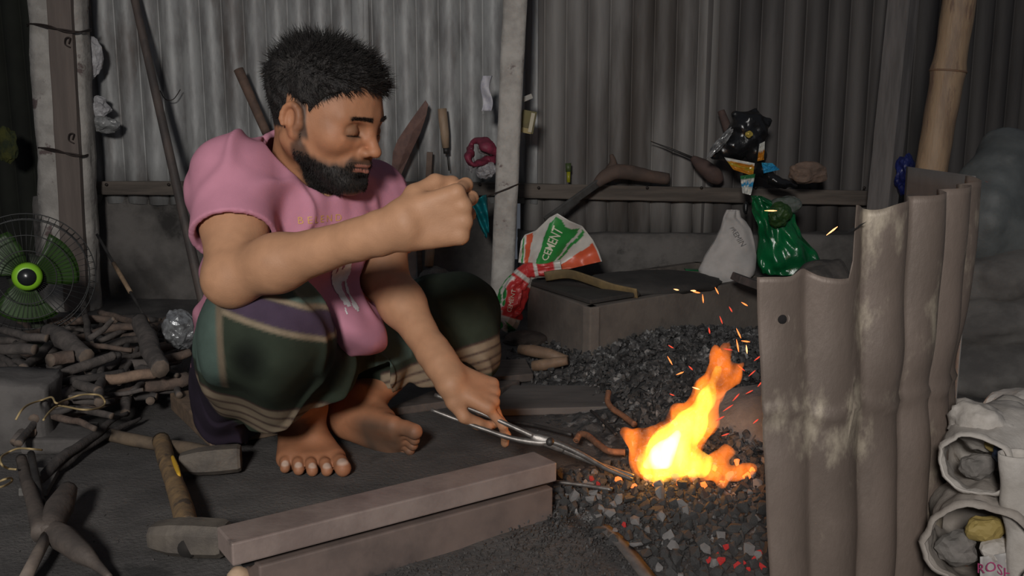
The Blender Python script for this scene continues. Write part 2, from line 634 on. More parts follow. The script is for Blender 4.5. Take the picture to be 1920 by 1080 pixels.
def rough_beam(a, b, w, h, name, mat, parent, seed, up=(0, 0, 1)):
    """old sawn timber: a bar with slightly wavering faces"""
    a, b = Vector(a), Vector(b)
    d = (b - a).normalized()
    s_ = d.cross(Vector(up)).normalized()
    u_ = s_.cross(d)
    n = max(6, int((b - a).length / 0.06))
    V, F = [], []
    prof = [(-1, -0.86), (-0.90, -1), (0.90, -1), (1, -0.86), (1, 0.86), (0.90, 1), (-0.90, 1), (-1, 0.86)]
    for i in range(n + 1):
        p = a + (b - a) * (i / n)
        for k, (cx, cy) in enumerate(prof):
            j = 1 + 0.07 * mnoise.noise(Vector((i * 0.55, k // 2 * 3.1, seed)))
            V.append(p + s_ * (cx * w / 2 * j) + u_ * (cy * h / 2 * j))
    for i in range(n):
        for k in range(8):
            k2 = (k + 1) % 8
            F.append((i * 8 + k, i * 8 + k2, (i + 1) * 8 + k2, (i + 1) * 8 + k))
    F += [tuple(range(7, -1, -1)), tuple(range(n * 8, n * 8 + 8))]
    return mesh_obj(name, V, F, mat, parent, smooth=False)
rough_beam(P(150, 352, 3.27), P(945, 354, 3.27), 0.03, 0.046, 'rail', oldwood_m, wall_back, 1)
rough_beam(P(930, 356, 3.27), P(1660, 372, 3.27), 0.03, 0.050, 'rail', oldwood_m, wall_back, 2)
# mud footing of the wall
def mud(x0, x1, Y, z1, name, seed, thick=0.5):
    def fn(u, v):
        x = x0 + (x1 - x0) * u
        z = -0.02 + (z1 + 0.02) * min(1, v / 0.75)
        y = Y + 0.02 * mnoise.noise(Vector((x * 3, z * 4, seed))) + 0.008 * mnoise.noise(Vector((x * 12, z * 14, seed)))
        if v > 0.75: y += (v - 0.75) / 0.25 * 0.2
        if z > z1 - 0.001: z += 0.012 * mnoise.noise(Vector((x * 7, y * 7, seed)))
        return (x, y, z)
    V, F = sheet(fn, 70, 28, 0.03)
    return mesh_obj(name, V, F, mud_m, wall_back)
mud(-1.70, -0.02, 3.32, 0.352, 'mud_footing', 3)
mud(0.02, 1.55, 3.20, 0.225, 'mud_footing', 5)
# nail heads along the rails
for (x0, x1, y_) in ((200, 900, 346), (1010, 1620, 352)):
    for k in range(7):
        p = P(x0 + (x1 - x0) * k / 6, y_, 3.25)
        MB().add(lathe([(0.003, 0), (0.0055, 0.002), (0.0055, 0.004), (0.001, 0.0055)], p, (0, -1, 0), 8)).build('nail', nail_m, wall_back)
# dark tin beyond, right and left
wall_right = empty('wall_right', (2.0, 3.9, 0), kind='structure')
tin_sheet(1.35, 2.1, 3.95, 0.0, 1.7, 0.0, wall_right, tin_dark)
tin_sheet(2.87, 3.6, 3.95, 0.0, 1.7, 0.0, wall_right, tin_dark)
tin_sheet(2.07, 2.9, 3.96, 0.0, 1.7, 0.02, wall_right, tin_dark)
wall_left = empty('wall_left', (-2.1, 3.7, 0), kind='structure')
boards_dark = M('night_dark_tin', (0.020, 0.022, 0.016), (0.012, 0.013, 0.010), scale=4, rough=0.9)  # near-black: darkness of the night opening put into the tin's colour
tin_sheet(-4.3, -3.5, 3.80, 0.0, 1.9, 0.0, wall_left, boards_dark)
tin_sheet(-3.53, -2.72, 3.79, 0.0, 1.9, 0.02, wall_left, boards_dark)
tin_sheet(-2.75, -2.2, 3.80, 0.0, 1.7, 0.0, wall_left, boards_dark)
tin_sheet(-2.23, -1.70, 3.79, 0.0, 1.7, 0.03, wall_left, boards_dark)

# posts
lime_m = M('limewashed_concrete', (0.47, 0.44, 0.405), (0.33, 0.305, 0.28), scale=16, rough=0.9, bump=0.7, bscale=60, c3=(0.15, 0.11, 0.105), c3scale=11, c3lo=0.60, c3hi=0.66)
plank_m = M('brown_plank', (0.175, 0.140, 0.122), (0.135, 0.108, 0.095), scale=8, stretch=(3, 3, 0.3), rough=0.8, bump=0.25, bscale=40)
wire_m = M('rusty_wire', (0.045, 0.032, 0.028), rough=0.6, metal=0.4)
def lumpy_post(a, b, w, h, name, mat, parent, seed, amp=0.10, rot=0.0, **k):
    a, b = Vector(a), Vector(b)
    V, F = [], []
    n, m = 46, 20
    for i in range(n + 1):
        p = a + (b - a) * (i / n)
        for j in range(m):
            t = 2 * math.pi * j / m
            cx, cy = math.cos(t), math.sin(t)
            q = max(abs(cx), abs(cy)) ** 0.90
            x, y = cx / q, cy / q
            f = 1 + amp * mnoise.noise(Vector((i * 0.28, j * 0.7, seed))) + amp * 0.4 * mnoise.noise(Vector((i * 0.9, j * 1.7, seed + 4)))
            x, y = x * w / 2 * f, y * h / 2 * f
            V.append((p.x + x * math.cos(rot) - y * math.sin(rot), p.y + x * math.sin(rot) + y * math.cos(rot), p.z))
    for i in range(n):
        for j in range(m):
            j2 = (j + 1) % m
            F.append((i * m + j, i * m + j2, (i + 1) * m + j2, (i + 1) * m + j))
    F += [tuple(range(m - 1, -1, -1)), tuple(range(n * m, n * m + m))]
    return mesh_obj(name, V, F, mat, parent, **k)
def line_to(p, q, z):
    p, q = Vector(p), Vector(q)
    return p + (q - p) * ((z - p.z) / (q.z - p.z))
lp = empty('post', (-1.45, 3.12, 0), label='limewashed post with a brown plank wired to its face, at the left', cat='post')
a, b = P(110, 0, 3.13), P(134, 480, 3.13)
a, b = line_to(a, b, 1.5), line_to(a, b, -0.02)
lumpy_post(b, a, 0.168, 0.10, 'concrete_shaft', lime_m, lp, 3, 0.09)
pa, pb = P(112, 0, 3.072), P(139, 480, 3.072)
pa, pb = line_to(pa, pb, 1.5), line_to(pa, pb, 0.0)
rough_beam(pb, pa, 0.076, 0.022, 'plank', plank_m, lp, 5, up=(0, 1, 0))
for yy in (50, 282):
    pts = [P(52 + 6 * (yy > 99) * 3, yy - 4, 3.16), P(62 + 14 * (yy > 99), yy - 5, 3.082), P(92 + 14 * (yy > 99), yy + 2, 3.054), P(122 + 14 * (yy > 99), yy + 6, 3.052), P(150 + 8 * (yy > 99), yy + 10, 3.072), P(172, yy + 8, 3.16)]
    for dz in (0, 0.006):
        pp = [p + Vector((0, -0.004, dz * (i % 3 - 1))) for i, p in enumerate(pts)]
        MB().add(tube(smooth_path(pp, 5), 0.0026, 6)).build('wire_tie', wire_m, lp)
for (cx, cy) in ((126, 79), (133, 259)):
    pts = [P(cx + 6, cy + 10, 3.056), P(cx - 4, cy + 4, 3.052), P(cx - 3, cy - 7, 3.048), P(cx + 5, cy - 8, 3.048), P(cx + 3, cy + 3, 3.054)]
    MB().add(tube(smooth_path(pts, 5), 0.0022, 6)).build('wire_staple', wire_m, lp)
cp_ = empty('post', (-0.03, 2.92, 0), label='whitewashed concrete post with stained foot, standing behind the raised fist', cat='post')
a, b = P(966, 0, 2.92), P(939, 590, 2.92)
a, b = line_to(a, b, 1.5), line_to(a, b, -0.02)
lumpy_post(b, a, 0.072, 0.072, 'concrete_shaft', lime_m, cp_, 8, 0.07)
MB().add(tube(smooth_path([P(912, 368, 2.86), P(935, 360, 2.875), P(955, 352, 2.872), P(975, 344, 2.90)], 5), 0.0024, 6)).build('wire_tie', wire_m, cp_)
rp = empty('post', (1.22, 3.05, 0), label='grey squared timber post on the right, turned corner-on', cat='post')
a, b = P(1694, 0, 3.08), P(1658, 345, 3.08)
a, b = line_to(a, b, 1.5), line_to(a, b, -0.02)
rough_beam(b, a, 0.074, 0.074, 'timber_shaft', M('grey_post_wood', (0.19, 0.172, 0.165), (0.12, 0.11, 0.105), scale=10, stretch=(3, 3, 0.3), rough=0.85, bump=0.4), rp, 12, up=(0.75, 0.66, 0))
bamboo_m = M('bamboo', (0.30, 0.205, 0.125), (0.19, 0.125, 0.08), scale=11, stretch=(2.5, 2.5, 0.5), rough=0.6, bump=0.4, bscale=60, c3=(0.16, 0.10, 0.07), c3scale=13)
bp_ = empty('pole', (1.1, 2.3, 0), label='thick tan bamboo pole leaning behind the tin screen', cat='pole')
a, b = P(1800, 0, 2.35), P(1750, 300, 2.35)
a, b = line_to(a, b, 1.3), line_to(a, b, -0.01)
pts, rad = [], []
for i in range(70):
    t = i / 69
    p = b + (a - b) * t
    k = (t * 1.3 / 0.30) % 1
    rad.append(0.0385 + 0.004 * math.exp(-((k - 0.5) / 0.05) ** 2) + 0.0015 * mnoise.noise(p * 12))
    pts.append(p + Vector((0.004 * mnoise.noise(p * 3), 0, 0)))
MB().add(tube(pts, rad, 20, 0.05, 20, 3)).build('bamboo_culm', bamboo_m, bp_)
for k in range(4):
    t = (0.5 + k) * 0.30 / 1.3
    MB().add(torus(b + (a - b) * t, a - b, 0.0415, 0.0028, 24, 6)).build('node_ring', M('bamboo_node', (0.17, 0.10, 0.06), rough=0.7) if k == 0 else bpy.data.materials['bamboo_node'], bp_)
# ================================================================== the smith
def nrm(v):
    v = np.array(v, float)
    return v / np.linalg.norm(v)
def A(v): return np.array(v, float)
man = empty('person', (-0.45, 1.72, 0.0), label='bearded man in pink t-shirt and dark green checked sarong squatting beside the forge fire', cat='person')
SKIN, DARK = A((0.43, 0.225, 0.125)), A((0.016, 0.0125, 0.011))
# joints, placed in the room
NECK = A(P(572, 300, 1.625))
SHR, SHL = A(P(442, 340, 1.515)), A(P(698, 376, 1.745))
ELR, WRR = A(P(436, 518, 1.385)), A(P(748, 426, 1.29))
ELL, WRL = A(P(722, 520, 1.665)), A(P(842, 706, 1.50))
PEL = A((-0.485, 1.76, 0.150))
CHEST = A(P(555, 425, 1.645))
BELLY = A(P(540, 570, 1.69))
HPR, HPL = A((-0.505, 1.70, 0.165)), A((-0.42, 1.82, 0.165))
KNR, KNL = A(P(492, 618, 1.45)), A(P(852, 585, 2.02))
HEELR, TOER = A((-0.425, 1.785, 0.0)), A(G(605, 912, 0.0))
ANR = A((-0.405, 1.745, 0.085))
TF = nrm((0.66, -0.75, 0.0))       # where the chest faces
TS = nrm((0.75, 0.66, 0.0))        # towards his left shoulder

# ---- head, in its own frame: x forward, y to his left, z up
yaw, pit = math.radians(67), math.radians(16)
HF = A((math.cos(pit) * math.sin(yaw), -math.cos(pit) * math.cos(yaw), -math.sin(pit)))
HL = A((math.cos(yaw), math.sin(yaw), 0))
HU = np.cross(HF, HL)
HR_ = np.stack([HF, HL, HU], 1)
EAR = A(P(551, 226, 1.50))
HC = EAR - HR_ @ A((-0.006, -0.079, -0.006))
def zw(p, k):                      # a short lower face
    p = np.array(p, float)
    z = p[..., 2]
    p[..., 2] = np.where(z < -0.006, -0.006 + (z + 0.006) * k, z)
    x = p[..., 0]
    p[..., 0] = np.where(x > 0, x * (0.92 if k < 1 else 1 / 0.92), x)
    return p
h2w = lambda p: HC + zw(p, 0.87) @ HR_.T
w2h = lambda p: zw((np.asarray(p, float) - HC) @ HR_, 1 / 0.87)
def sculpt_head():
    s = Sculpt((-0.135, -0.105, -0.225), (0.145, 0.105, 0.14), 0.0019)
    s.ell((-0.010, 0, 0.034), (0.098, 0.077, 0.088), 0.0)
    s.ell((0.030, 0, 0.012), (0.064, 0.064, 0.070), 0.03)
    s.cap((0.034, 0, -0.015), (0.050, 0, -0.078), 0.060, 0.040, 0.03)
    for y in (-1, 1):
        s.cap((0.002, y * 0.054, -0.052), (0.070, y * 0.014, -0.102), 0.019, 0.017, 0.03)
        s.cap((0.002, y * 0.060, -0.010), (0.004, y * 0.054, -0.055), 0.018, 0.019, 0.02)
        s.ell((0.054, y * 0.044, -0.022), (0.026, 0.024, 0.022), 0.022)
        s.cap((0.086, y * 0.010, 0.022), (0.066, y * 0.048, 0.019), 0.0115, 0.0115, 0.014)
    s.ell((0.080, 0, -0.100), (0.020, 0.024, 0.019), 0.02)
    for y in (-1, 1):
        s.ell((0.093, y * 0.033, 0.000), (0.017, 0.019, 0.0135), 0.014, True)
        s.ell((0.0755, y * 0.034, -0.001), (0.0145, 0.0165, 0.0125), 0.004)
        s.cap((0.089, y * 0.020, -0.0075), (0.084, y * 0.047, -0.0085), 0.0022, 0.002, 0.0012, True)
        s.cap((0.087, y * 0.022, -0.0155), (0.078, y * 0.050, -0.014), 0.0042, 0.004, 0.006)
    s.cap((0.088, 0, 0.012), (0.111, 0, -0.027), 0.0085, 0.0095, 0.010)
    s.ell((0.112, 0, -0.0315), (0.0115, 0.0115, 0.0100), 0.006)
    for y in (-1, 1):
        s.ell((0.100, y * 0.0135, -0.0355), (0.0125, 0.0078, 0.0080), 0.006)
        s.ell((0.106, y * 0.0066, -0.0425), (0.0055, 0.0032, 0.0040), 0.002, True)
    s.ell((0.078, 0, -0.060), (0.024, 0.034, 0.026), 0.014)
    for y in (-1, 1):
        s.cap((0.1025, y * 0.003, -0.0590), (0.090, y * 0.025, -0.0640), 0.0050, 0.0026, 0.004)
        s.cap((0.1010, 0, -0.0710), (0.090, y * 0.024, -0.0665), 0.0062, 0.0030, 0.004)
        s.cap((0.1085, 0, -0.0645), (0.092, y * 0.028, -0.0658), 0.0016, 0.0014, 0.002, True)
    s.ell((0.098, 0, -0.0835), (0.008, 0.016, 0.006), 0.008, True)
    # ears
    for y in (-1, 1):
        Re = np.stack([nrm((0.93, y * 0.32, 0.18)), nrm((-0.30, y * 0.95, 0)), nrm((-0.18, 0, 0.98))], 0)
        s.ell((-0.010, y * 0.078, -0.004), (0.0185, 0.0080, 0.0255), 0.008, R=Re)
        s.ell((-0.003, y * 0.0870, -0.004), (0.0100, 0.0042, 0.0140), 0.005, True, R=Re)
        prev = None
        for a in np.linspace(-60, 220, 12):
            r = math.radians(a)
            q = A((-0.0095 + 0.0155 * math.cos(r), y * (0.0825 + (0.003 if a > 60 else 0)), -0.003 + 0.0220 * math.sin(r)))
            if prev is not None: s.cap(prev, q, 0.0040, 0.0040, 0.005)
            prev = q
        s.ell((0.000, y * 0.080, -0.029), (0.009, 0.006, 0.009), 0.008)
        s.ell((0.0095, y * 0.079, -0.010), (0.005, 0.005, 0.008), 0.004)
    # neck down into the shirt
    nb = w2h(NECK - A((0, 0, 0.03)))
    s.cap((-0.026, 0, -0.040), nb, 0.055, 0.062, 0.03)
    s.cap((-0.020, -0.060, -0.045), nb + A((0.05, 0.0, 0)), 0.014, 0.014, 0.02)
    s.field(lambda p: 0.0005 * vnoise(p, 160, 3))
    return s.mesh(1)
HV, HFc = sculpt_head()
def head_colour(p):
    n = len(p)
    x, y, z = p[:, 0], np.abs(p[:, 1]), p[:, 2]
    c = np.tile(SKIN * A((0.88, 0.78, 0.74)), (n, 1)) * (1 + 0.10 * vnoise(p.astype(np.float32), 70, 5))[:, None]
    def blend(m, rgb, a=1.0):
        m = np.clip(m, 0, 1)[:, None] * a
        c[:] = c * (1 - m) + A(rgb) * m
    sm = lambda v, a, b: np.clip((v - a) / (b - a), 0, 1) ** 2 * (3 - 2 * np.clip((v - a) / (b - a), 0, 1))
    nz = vnoise(p.astype(np.float32), 260, 9) * 0.004
    blend(sm(x, 0.04, 0.09) * sm(-np.abs(z + 0.015), -0.05, 0.0), SKIN * A((1.08, 0.86, 0.80)), 0.5)
    # upper lid and eye hollow are browner
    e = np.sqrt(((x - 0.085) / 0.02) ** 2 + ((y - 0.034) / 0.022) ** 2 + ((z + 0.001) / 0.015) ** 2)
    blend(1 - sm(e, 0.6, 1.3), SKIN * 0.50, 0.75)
    blend(sm(-np.abs(z + 0.0082 - 0.02 * (y - 0.034)) + 0.1 * 0, -0.0022, -0.0006) * sm(x, 0.075, 0.081) * sm(-np.abs(y - 0.034), -0.018, -0.014), DARK, 0.95)
    # beard: jaw, chin, moustache, sideburns
    line = np.interp(x, [-0.03, 0.012, 0.03, 0.060, 0.080, 0.088, 0.120], [-0.06, -0.022, -0.056, -0.064, -0.060, -0.041, -0.039])
    under = sm(z + 0.45 * (0.03 - x), -0.158, -0.135)
    beard = sm(line - z + nz, -0.004, 0.014) * sm(x + nz, -0.012, 0.006) * under
    nose = sm(x, 0.096, 0.101) * sm(z, -0.046, -0.041)
    lips = sm(-np.abs(z + 0.0655), -0.0090, -0.0068) * sm(x - 0.0855 + 0.0, 0.0, 0.004) * sm(-y, -0.027, -0.021)
    patch = sm(-np.sqrt(((y) / 0.018) ** 2 + ((z + 0.083) / 0.006) ** 2), -1.2, -0.8) * 0.0
    beard = beard * (1 - nose) * (1 - lips) * (1 - patch)
    dens = 0.80 + 0.2 * sm(-z, 0.05, 0.08)
    blend(beard * dens, DARK * 1.25)
    blend(sm(-np.abs(x - 0.006 + 0.25 * (z - 0.0)), -0.013, -0.008) * sm(-np.abs(z - 0.005), -0.045, -0.03) * sm(y, 0.05, 0.06), DARK * 2.0, 0.85)
    blend(lips, (0.27, 0.105, 0.080), 0.9)
    blend(sm(-np.abs(z + 0.0648), -0.0022, -0.0008) * sm(x, 0.086, 0.09) * sm(-y, -0.029, -0.024), (0.05, 0.02, 0.016), 0.9)
    # brow
    bz = 0.0235 - 0.10 * np.abs(y - 0.030)
    blend(sm(-np.abs(z - bz + nz * 0.6), -0.0050, -0.0018) * sm(x, 0.058, 0.064) * sm(y, 0.008, 0.012) * sm(-y, -0.054, -0.046), DARK, 0.92)
    # scalp under the hair
    zh = np.interp(x, [-0.1, -0.035, -0.030, 0.016, 0.02, 0.05, 0.07, 0.2], [-0.045, -0.03, 0.03, 0.028, 0.02, 0.045, 0.066, 0.07])
    blend(sm(z - zh + nz, -0.004, 0.004), DARK * 1.5)
    # reddish ear
    blend(sm(y, 0.079, 0.085) * sm(-np.abs(z + 0.006), -0.045, -0.035), SKIN * A((1.05, 0.85, 0.75)), 0.5)
    return c
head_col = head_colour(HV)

# ---- limbs
def hand(s, wrist, d, n, t, curls, thumb, sc=1.0, spread=1.0):
    d, n, t = nrm(d), nrm(n), nrm(t)
    pt = lambda a, b, c: wrist + sc * (d * a + t * b + n * c)
    base = [(0.088, 0.031), (0.093, 0.0105), (0.089, -0.0105), (0.080, -0.029)]
    lens = [(0.043, 0.026, 0.021), (0.047, 0.030, 0.022), (0.043, 0.028, 0.021), (0.034, 0.021, 0.019)]
    rad = [0.0098, 0.0100, 0.0095, 0.0082]
    nails = []
    for (bx, by), L, r, cu in zip(base, lens, rad, curls):
        r *= sc
        b = pt(bx, by, 0)
        s.cap(pt(0.006, by * 0.62, -0.002), b, 0.0155 * sc, 0.0125 * sc, 0.012 * sc)
        s.ell(b + n * 0.003 * sc, (0.0112 * sc,) * 3, 0.006 * sc)
        p, ang = b, 0.0
        fd = nrm(d + t * by * 2.2 * spread)
        for j in range(3):
            ang += math.radians(cu[j])
            v = fd * math.cos(ang) - n * math.sin(ang)
            q = p + v * L[j] * sc
            s.cap(p, q, r * (1 - 0.06 * j), r * (0.95 - 0.09 * j), 0.0035 * sc)
            if j: s.ell(p + (fd * math.sin(ang) + n * math.cos(ang)) * 0.001, (r * 1.02,) * 3, 0.003)
            p = q
        nails.append((p - v * 0.006 * sc, fd * math.sin(ang) + n * math.cos(ang), r))
    s.cap(pt(0.002, 0.012, -0.006), pt(0.055, 0.016, -0.010), 0.017 * sc, 0.015 * sc, 0.014 * sc)
    s.cap(pt(0.008, -0.018, -0.006), pt(0.060, -0.024, -0.008), 0.016 * sc, 0.014 * sc, 0.014 * sc)
    tp = [pt(*q) for q in thumb]
    s.cap(pt(0.012, 0.016, -0.004), tp[0], 0.016 * sc, 0.0150 * sc, 0.014 * sc)
    for i in range(len(tp) - 1):
        s.cap(tp[i], tp[i + 1], (0.0145, 0.0115, 0.0105)[i] * sc, (0.0118, 0.0106, 0.0088)[i] * sc, 0.006 * sc)
    nails.append((tp[-1] - nrm(tp[-1] - tp[-2]) * 0.004, None, 0.011 * sc))
    return nails
def arm_mesh(sh, el, wr, bend_out, ru, hand_args, lo, hi, h=0.0024, seed=0):
    s = Sculpt(lo, hi, h)
    d1, d2 = nrm(el - sh), nrm(wr - el)
    L1, L2 = np.linalg.norm(el - sh), np.linalg.norm(wr - el)
    s.cap(sh, sh + d1 * L1 * 0.45, ru * 0.86, ru, 0.02)
    s.cap(sh + d1 * L1 * 0.45, el, ru, ru * 0.80, 0.02)
    s.cap(sh + d1 * L1 * 0.30 - bend_out * 0.012, sh + d1 * L1 * 0.8 - bend_out * 0.014, ru * 0.72, ru * 0.6, 0.03)
    s.ell(el + bend_out * 0.010, (ru * 0.74,) * 3, 0.02)
    s.cap(el, el + d2 * L2 * 0.28, ru * 0.78, ru * 0.80, 0.022)
    s.cap(el + d2 * L2 * 0.28, wr - d2 * L2 * 0.14, ru * 0.80, ru * 0.52, 0.026)
    side = nrm(np.cross(d2, hand_args['t']))
    s.cap(wr - d2 * L2 * 0.22, wr + d2 * 0.012, ru * 0.54, ru * 0.50, 0.02)
    t = nrm(hand_args['t'])
    s.cap(wr - d2 * 0.03 + t * 0.010, wr + d2 * 0.01 + t * 0.012, ru * 0.42, ru * 0.40, 0.012)
    s.cap(wr - d2 * 0.03 - t * 0.010, wr + d2 * 0.01 - t * 0.012, ru * 0.42, ru * 0.40, 0.012)
    nails = hand(s, wr, **hand_args)
    s.field(lambda p: 0.0008 * vnoise(p, 55, seed) + 0.0004 * vnoise(p, 150, seed + 1))
    V, F = s.mesh(1)
    return V, F, nails
d2 = nrm(WRR - ELR)
rt = nrm(A((-0.22, -0.12, 0.97)))
rd = nrm(A((0.97, 0.02, 0.20)))
rn = nrm(np.cross(rd, rt))
if rn[1] > 0: rn = -rn
rt = nrm(rt - rd * (rt @ rd))
RV, RF, rnails = arm_mesh(SHR, ELR, WRR, nrm(A((-0.5, -0.2, -0.8))), 0.049,
    dict(d=rd, n=rn, t=rt, curls=[(72, 95, 55), (76, 98, 55), (80, 98, 55), (84, 98, 50)],
         thumb=[(0.030, 0.036, -0.022), (0.060, 0.044, -0.040), (0.082, 0.034, -0.056), (0.090, 0.012, -0.064)]),
    (-0.60, 1.16, 0.28), (0.03, 1.62, 0.64), seed=11)
ld = nrm(A((0.86, -0.02, -0.42)))
ln = A((0.42, -0.50, 0.75))
ln = nrm(ln - ld * (ln @ ld))
lt = nrm(np.cross(ld, ln))
if lt[1] > 0: lt = -lt
LV, LF, lnails = arm_mesh(SHL, ELL, WRL, nrm(A((-0.7, 0.4, -0.5))), 0.047,
    dict(d=ld, n=ln, t=lt, curls=[(26, 30, 14), (52, 66, 30), (66, 78, 40), (74, 82, 45)], sc=0.90,
         thumb=[(0.028, 0.036, -0.018), (0.056, 0.046, -0.030), (0.086, 0.036, -0.042), (0.108, 0.024, -0.046)]),
    (-0.40, 1.30, 0.02), (0.12, 1.90, 0.62), seed=21)
def arm_colour(p, nails, seed):
    c = np.tile(SKIN, (len(p), 1)) * (1 + 0.08 * vnoise(p.astype(np.float32), 40, seed))[:, None]
    for q, nn, r in nails:
        dd = np.linalg.norm(p - q, axis=1)
        m = np.clip((r * 0.95 - dd) / (r * 0.25), 0, 1)
        if nn is not None: m = m * (((p - q) @ nn) > r * 0.35)
        m = m[:, None] * 0.6
        c = c * (1 - m) + A((0.60, 0.38, 0.27)) * m
    return c
rcol = arm_colour(RV, rnails, 4)
lcol = arm_colour(LV, lnails, 6)
# dust and heat-reddened knuckles of the working hand
m = np.clip(1 - np.linalg.norm(LV - (WRL + ld * 0.09), axis=1) / 0.09, 0, 1)[:, None]
lcol = lcol * (1 - 0.5 * m) + SKIN * A((0.85, 0.60, 0.52)) * 0.5 * m

def foot(s, heel, f, u, m, shin, spread=1.0, sc=1.0):
    f, u, m = nrm(f), nrm(u), nrm(m)
    pt = lambda a, b, c: heel + sc * (f * a + m * b + u * c)
    s.ell(pt(0.030, 0, 0.032), (0.034, 0.034, 0.034), 0.0)
    s.cap(pt(0.030, 0, 0.034), pt(0.055, 0.002, 0.080), 0.032, 0.035, 0.02)
    s.cap(pt(0.056, 0.002, 0.080), shin, 0.036, 0.044, 0.02)
    for y in (-1, 1): s.ell(pt(0.056, y * 0.032, 0.082), (0.013, 0.013, 0.013), 0.012)
    s.cap(pt(0.058, 0.004, 0.070), pt(0.135, 0.010, 0.038), 0.034, 0.025, 0.03)
    ys = [0.030, 0.011, -0.006, -0.022, -0.037]
    xb = [0.180, 0.182, 0.177, 0.168, 0.156]
    xt = [0.232, 0.226, 0.216, 0.203, 0.186]
    rr = [0.0150, 0.0108, 0.0103, 0.0100, 0.0098]
    nails = []
    for i in range(5):
        y = ys[i]
        yy = y * 1.18 * spread
        s.cap(pt(0.05, y * 0.45, 0.030), pt(xb[i], yy, 0.017), 0.026, 0.0165 if i else 0.019, 0.018)
        mid = pt((xb[i] + xt[i]) / 2 + 0.004, yy * 1.06, 0.019 if i else 0.017)
        tip = pt(xt[i], yy * 1.09, 0.0115 if i else 0.014)
        s.cap(pt(xb[i], yy, 0.017), mid, rr[i] * 1.05, rr[i] * 0.95, 0.004)
        s.cap(mid, tip, rr[i] * 0.95, rr[i], 0.003)
        nails.append((pt(xt[i] + 0.001, yy * 1.09, (0.0115 if i else 0.014) + rr[i] * 0.75), rr[i] * 0.80))
    s.cap(pt(0.04, -0.012, 0.022), pt(0.15, -0.034, 0.018), 0.022, 0.017, 0.02)
    return nails
def feet_mesh():
    s = Sculpt((-0.52, 1.50, -0.01), (-0.23, 1.86, 0.24), 0.0022)
    fr = nrm(TOER - HEELR)
    mr = nrm(np.cross(fr, A((0, 0, 1))))
    if mr[0] < 0: mr = -mr
    n1 = foot(s, HEELR, fr, A((0, 0, 1)), mr, KNR * 0.55 + ANR * 0.45, 1.10)
    s.field(lambda p: 0.0007 * vnoise(p, 90, 31))
    V1, F1 = s.mesh(1)
    c1 = np.tile(SKIN * A((0.80, 0.66, 0.60)), (len(V1), 1)) * (1 + 0.10 * vnoise(V1.astype(np.float32), 60, 7))[:, None]
    for q, r in n1:
        mm = np.clip((r - np.linalg.norm(V1 - q, axis=1)) / (r * 0.3), 0, 1)[:, None] * 0.75
        c1 = c1 * (1 - mm) + A((0.62, 0.47, 0.38)) * mm
    s = Sculpt((-0.46, 1.58, -0.01), (-0.10, 2.02, 0.30), 0.0022)
    heel = A(G(600, 792, 0.034))
    toe = A(G(765, 829, 0.03))
    fl = nrm(toe - heel + A((0, 0, -0.010)))
    roll = math.radians(62)
    ul = A((0, math.sin(roll), math.cos(roll)))
    ul = nrm(ul - fl * (ul @ fl))
    ml = nrm(np.cross(fl, ul))
    if ml[2] < 0: ml = -ml
    n2 = foot(s, heel, fl, ul, ml, KNL * 0.45 + A(P(705, 722, 1.80)) * 0.55, 0.9)
    s.field(lambda p: 0.0007 * vnoise(p, 90, 33))
    V2, F2 = s.mesh(1)
    c2 = np.tile(SKIN * A((0.88, 0.74, 0.68)), (len(V2), 1)) * (1 + 0.12 * vnoise(V2.astype(np.float32), 60, 8))[:, None]
    sole = ((V2 - heel) @ ul)
    fwd = ((V2 - heel) @ fl)
    mm = (np.clip((0.020 - sole) / 0.02, 0, 1) * np.clip((fwd - 0.07) / 0.05, 0, 1) * (0.75 + 0.25 * vnoise(V2.astype(np.float32), 90, 3)))[:, None] * 0.9
    c2 = c2 * (1 - mm) + A((0.045, 0.045, 0.038)) * mm          # coal dust on the sole
    for q, r in n2:
        mm = np.clip((r - np.linalg.norm(V2 - q, axis=1)) / (r * 0.3), 0, 1)[:, None] * 0.6
        c2 = c2 * (1 - mm) + A((0.55, 0.42, 0.34)) * mm
    return (V1, F1, c1), (V2, F2, c2)
FA, FB = feet_mesh()
# trunk under the clothes, so the body is whole
s = Sculpt((-0.75, 1.35, 0.03), (-0.02, 2.15, 0.62), 0.008)
s.cap(PEL, BELLY, 0.095, 0.09, 0.03).cap(BELLY, CHEST, 0.09, 0.092, 0.03).cap(CHEST, NECK - A((0, 0, 0.03)), 0.09, 0.05, 0.03)
s.cap(NECK - A((0, 0, 0.06)), SHR, 0.04, 0.042, 0.03).cap(NECK - A((0, 0, 0.06)), SHL, 0.04, 0.042, 0.03)
s.cap(HPR, KNR, 0.075, 0.05, 0.03).cap(HPL, KNL, 0.075, 0.05, 0.03).cap(KNR, ANR, 0.048, 0.035, 0.02)
TV, TFc = s.mesh(1)
parts_v, parts_f, parts_c, off = [], [], [], 0
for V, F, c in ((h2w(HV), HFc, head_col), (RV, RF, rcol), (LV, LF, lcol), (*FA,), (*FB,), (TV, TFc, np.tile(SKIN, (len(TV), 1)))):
    parts_v.append(V)
    parts_f.append(F + off)
    parts_c.append(c)
    off += len(V)
skin_m = attr_mat('skin', rough=0.60, bump=0.16, bscale=420, sss=0.0, spec=0.42, vary=0.06, vscale=60)
body = fast_mesh('body', np.concatenate(parts_v), np.concatenate(parts_f), skin_m, man, np.clip(np.concatenate(parts_c), 0, 1))

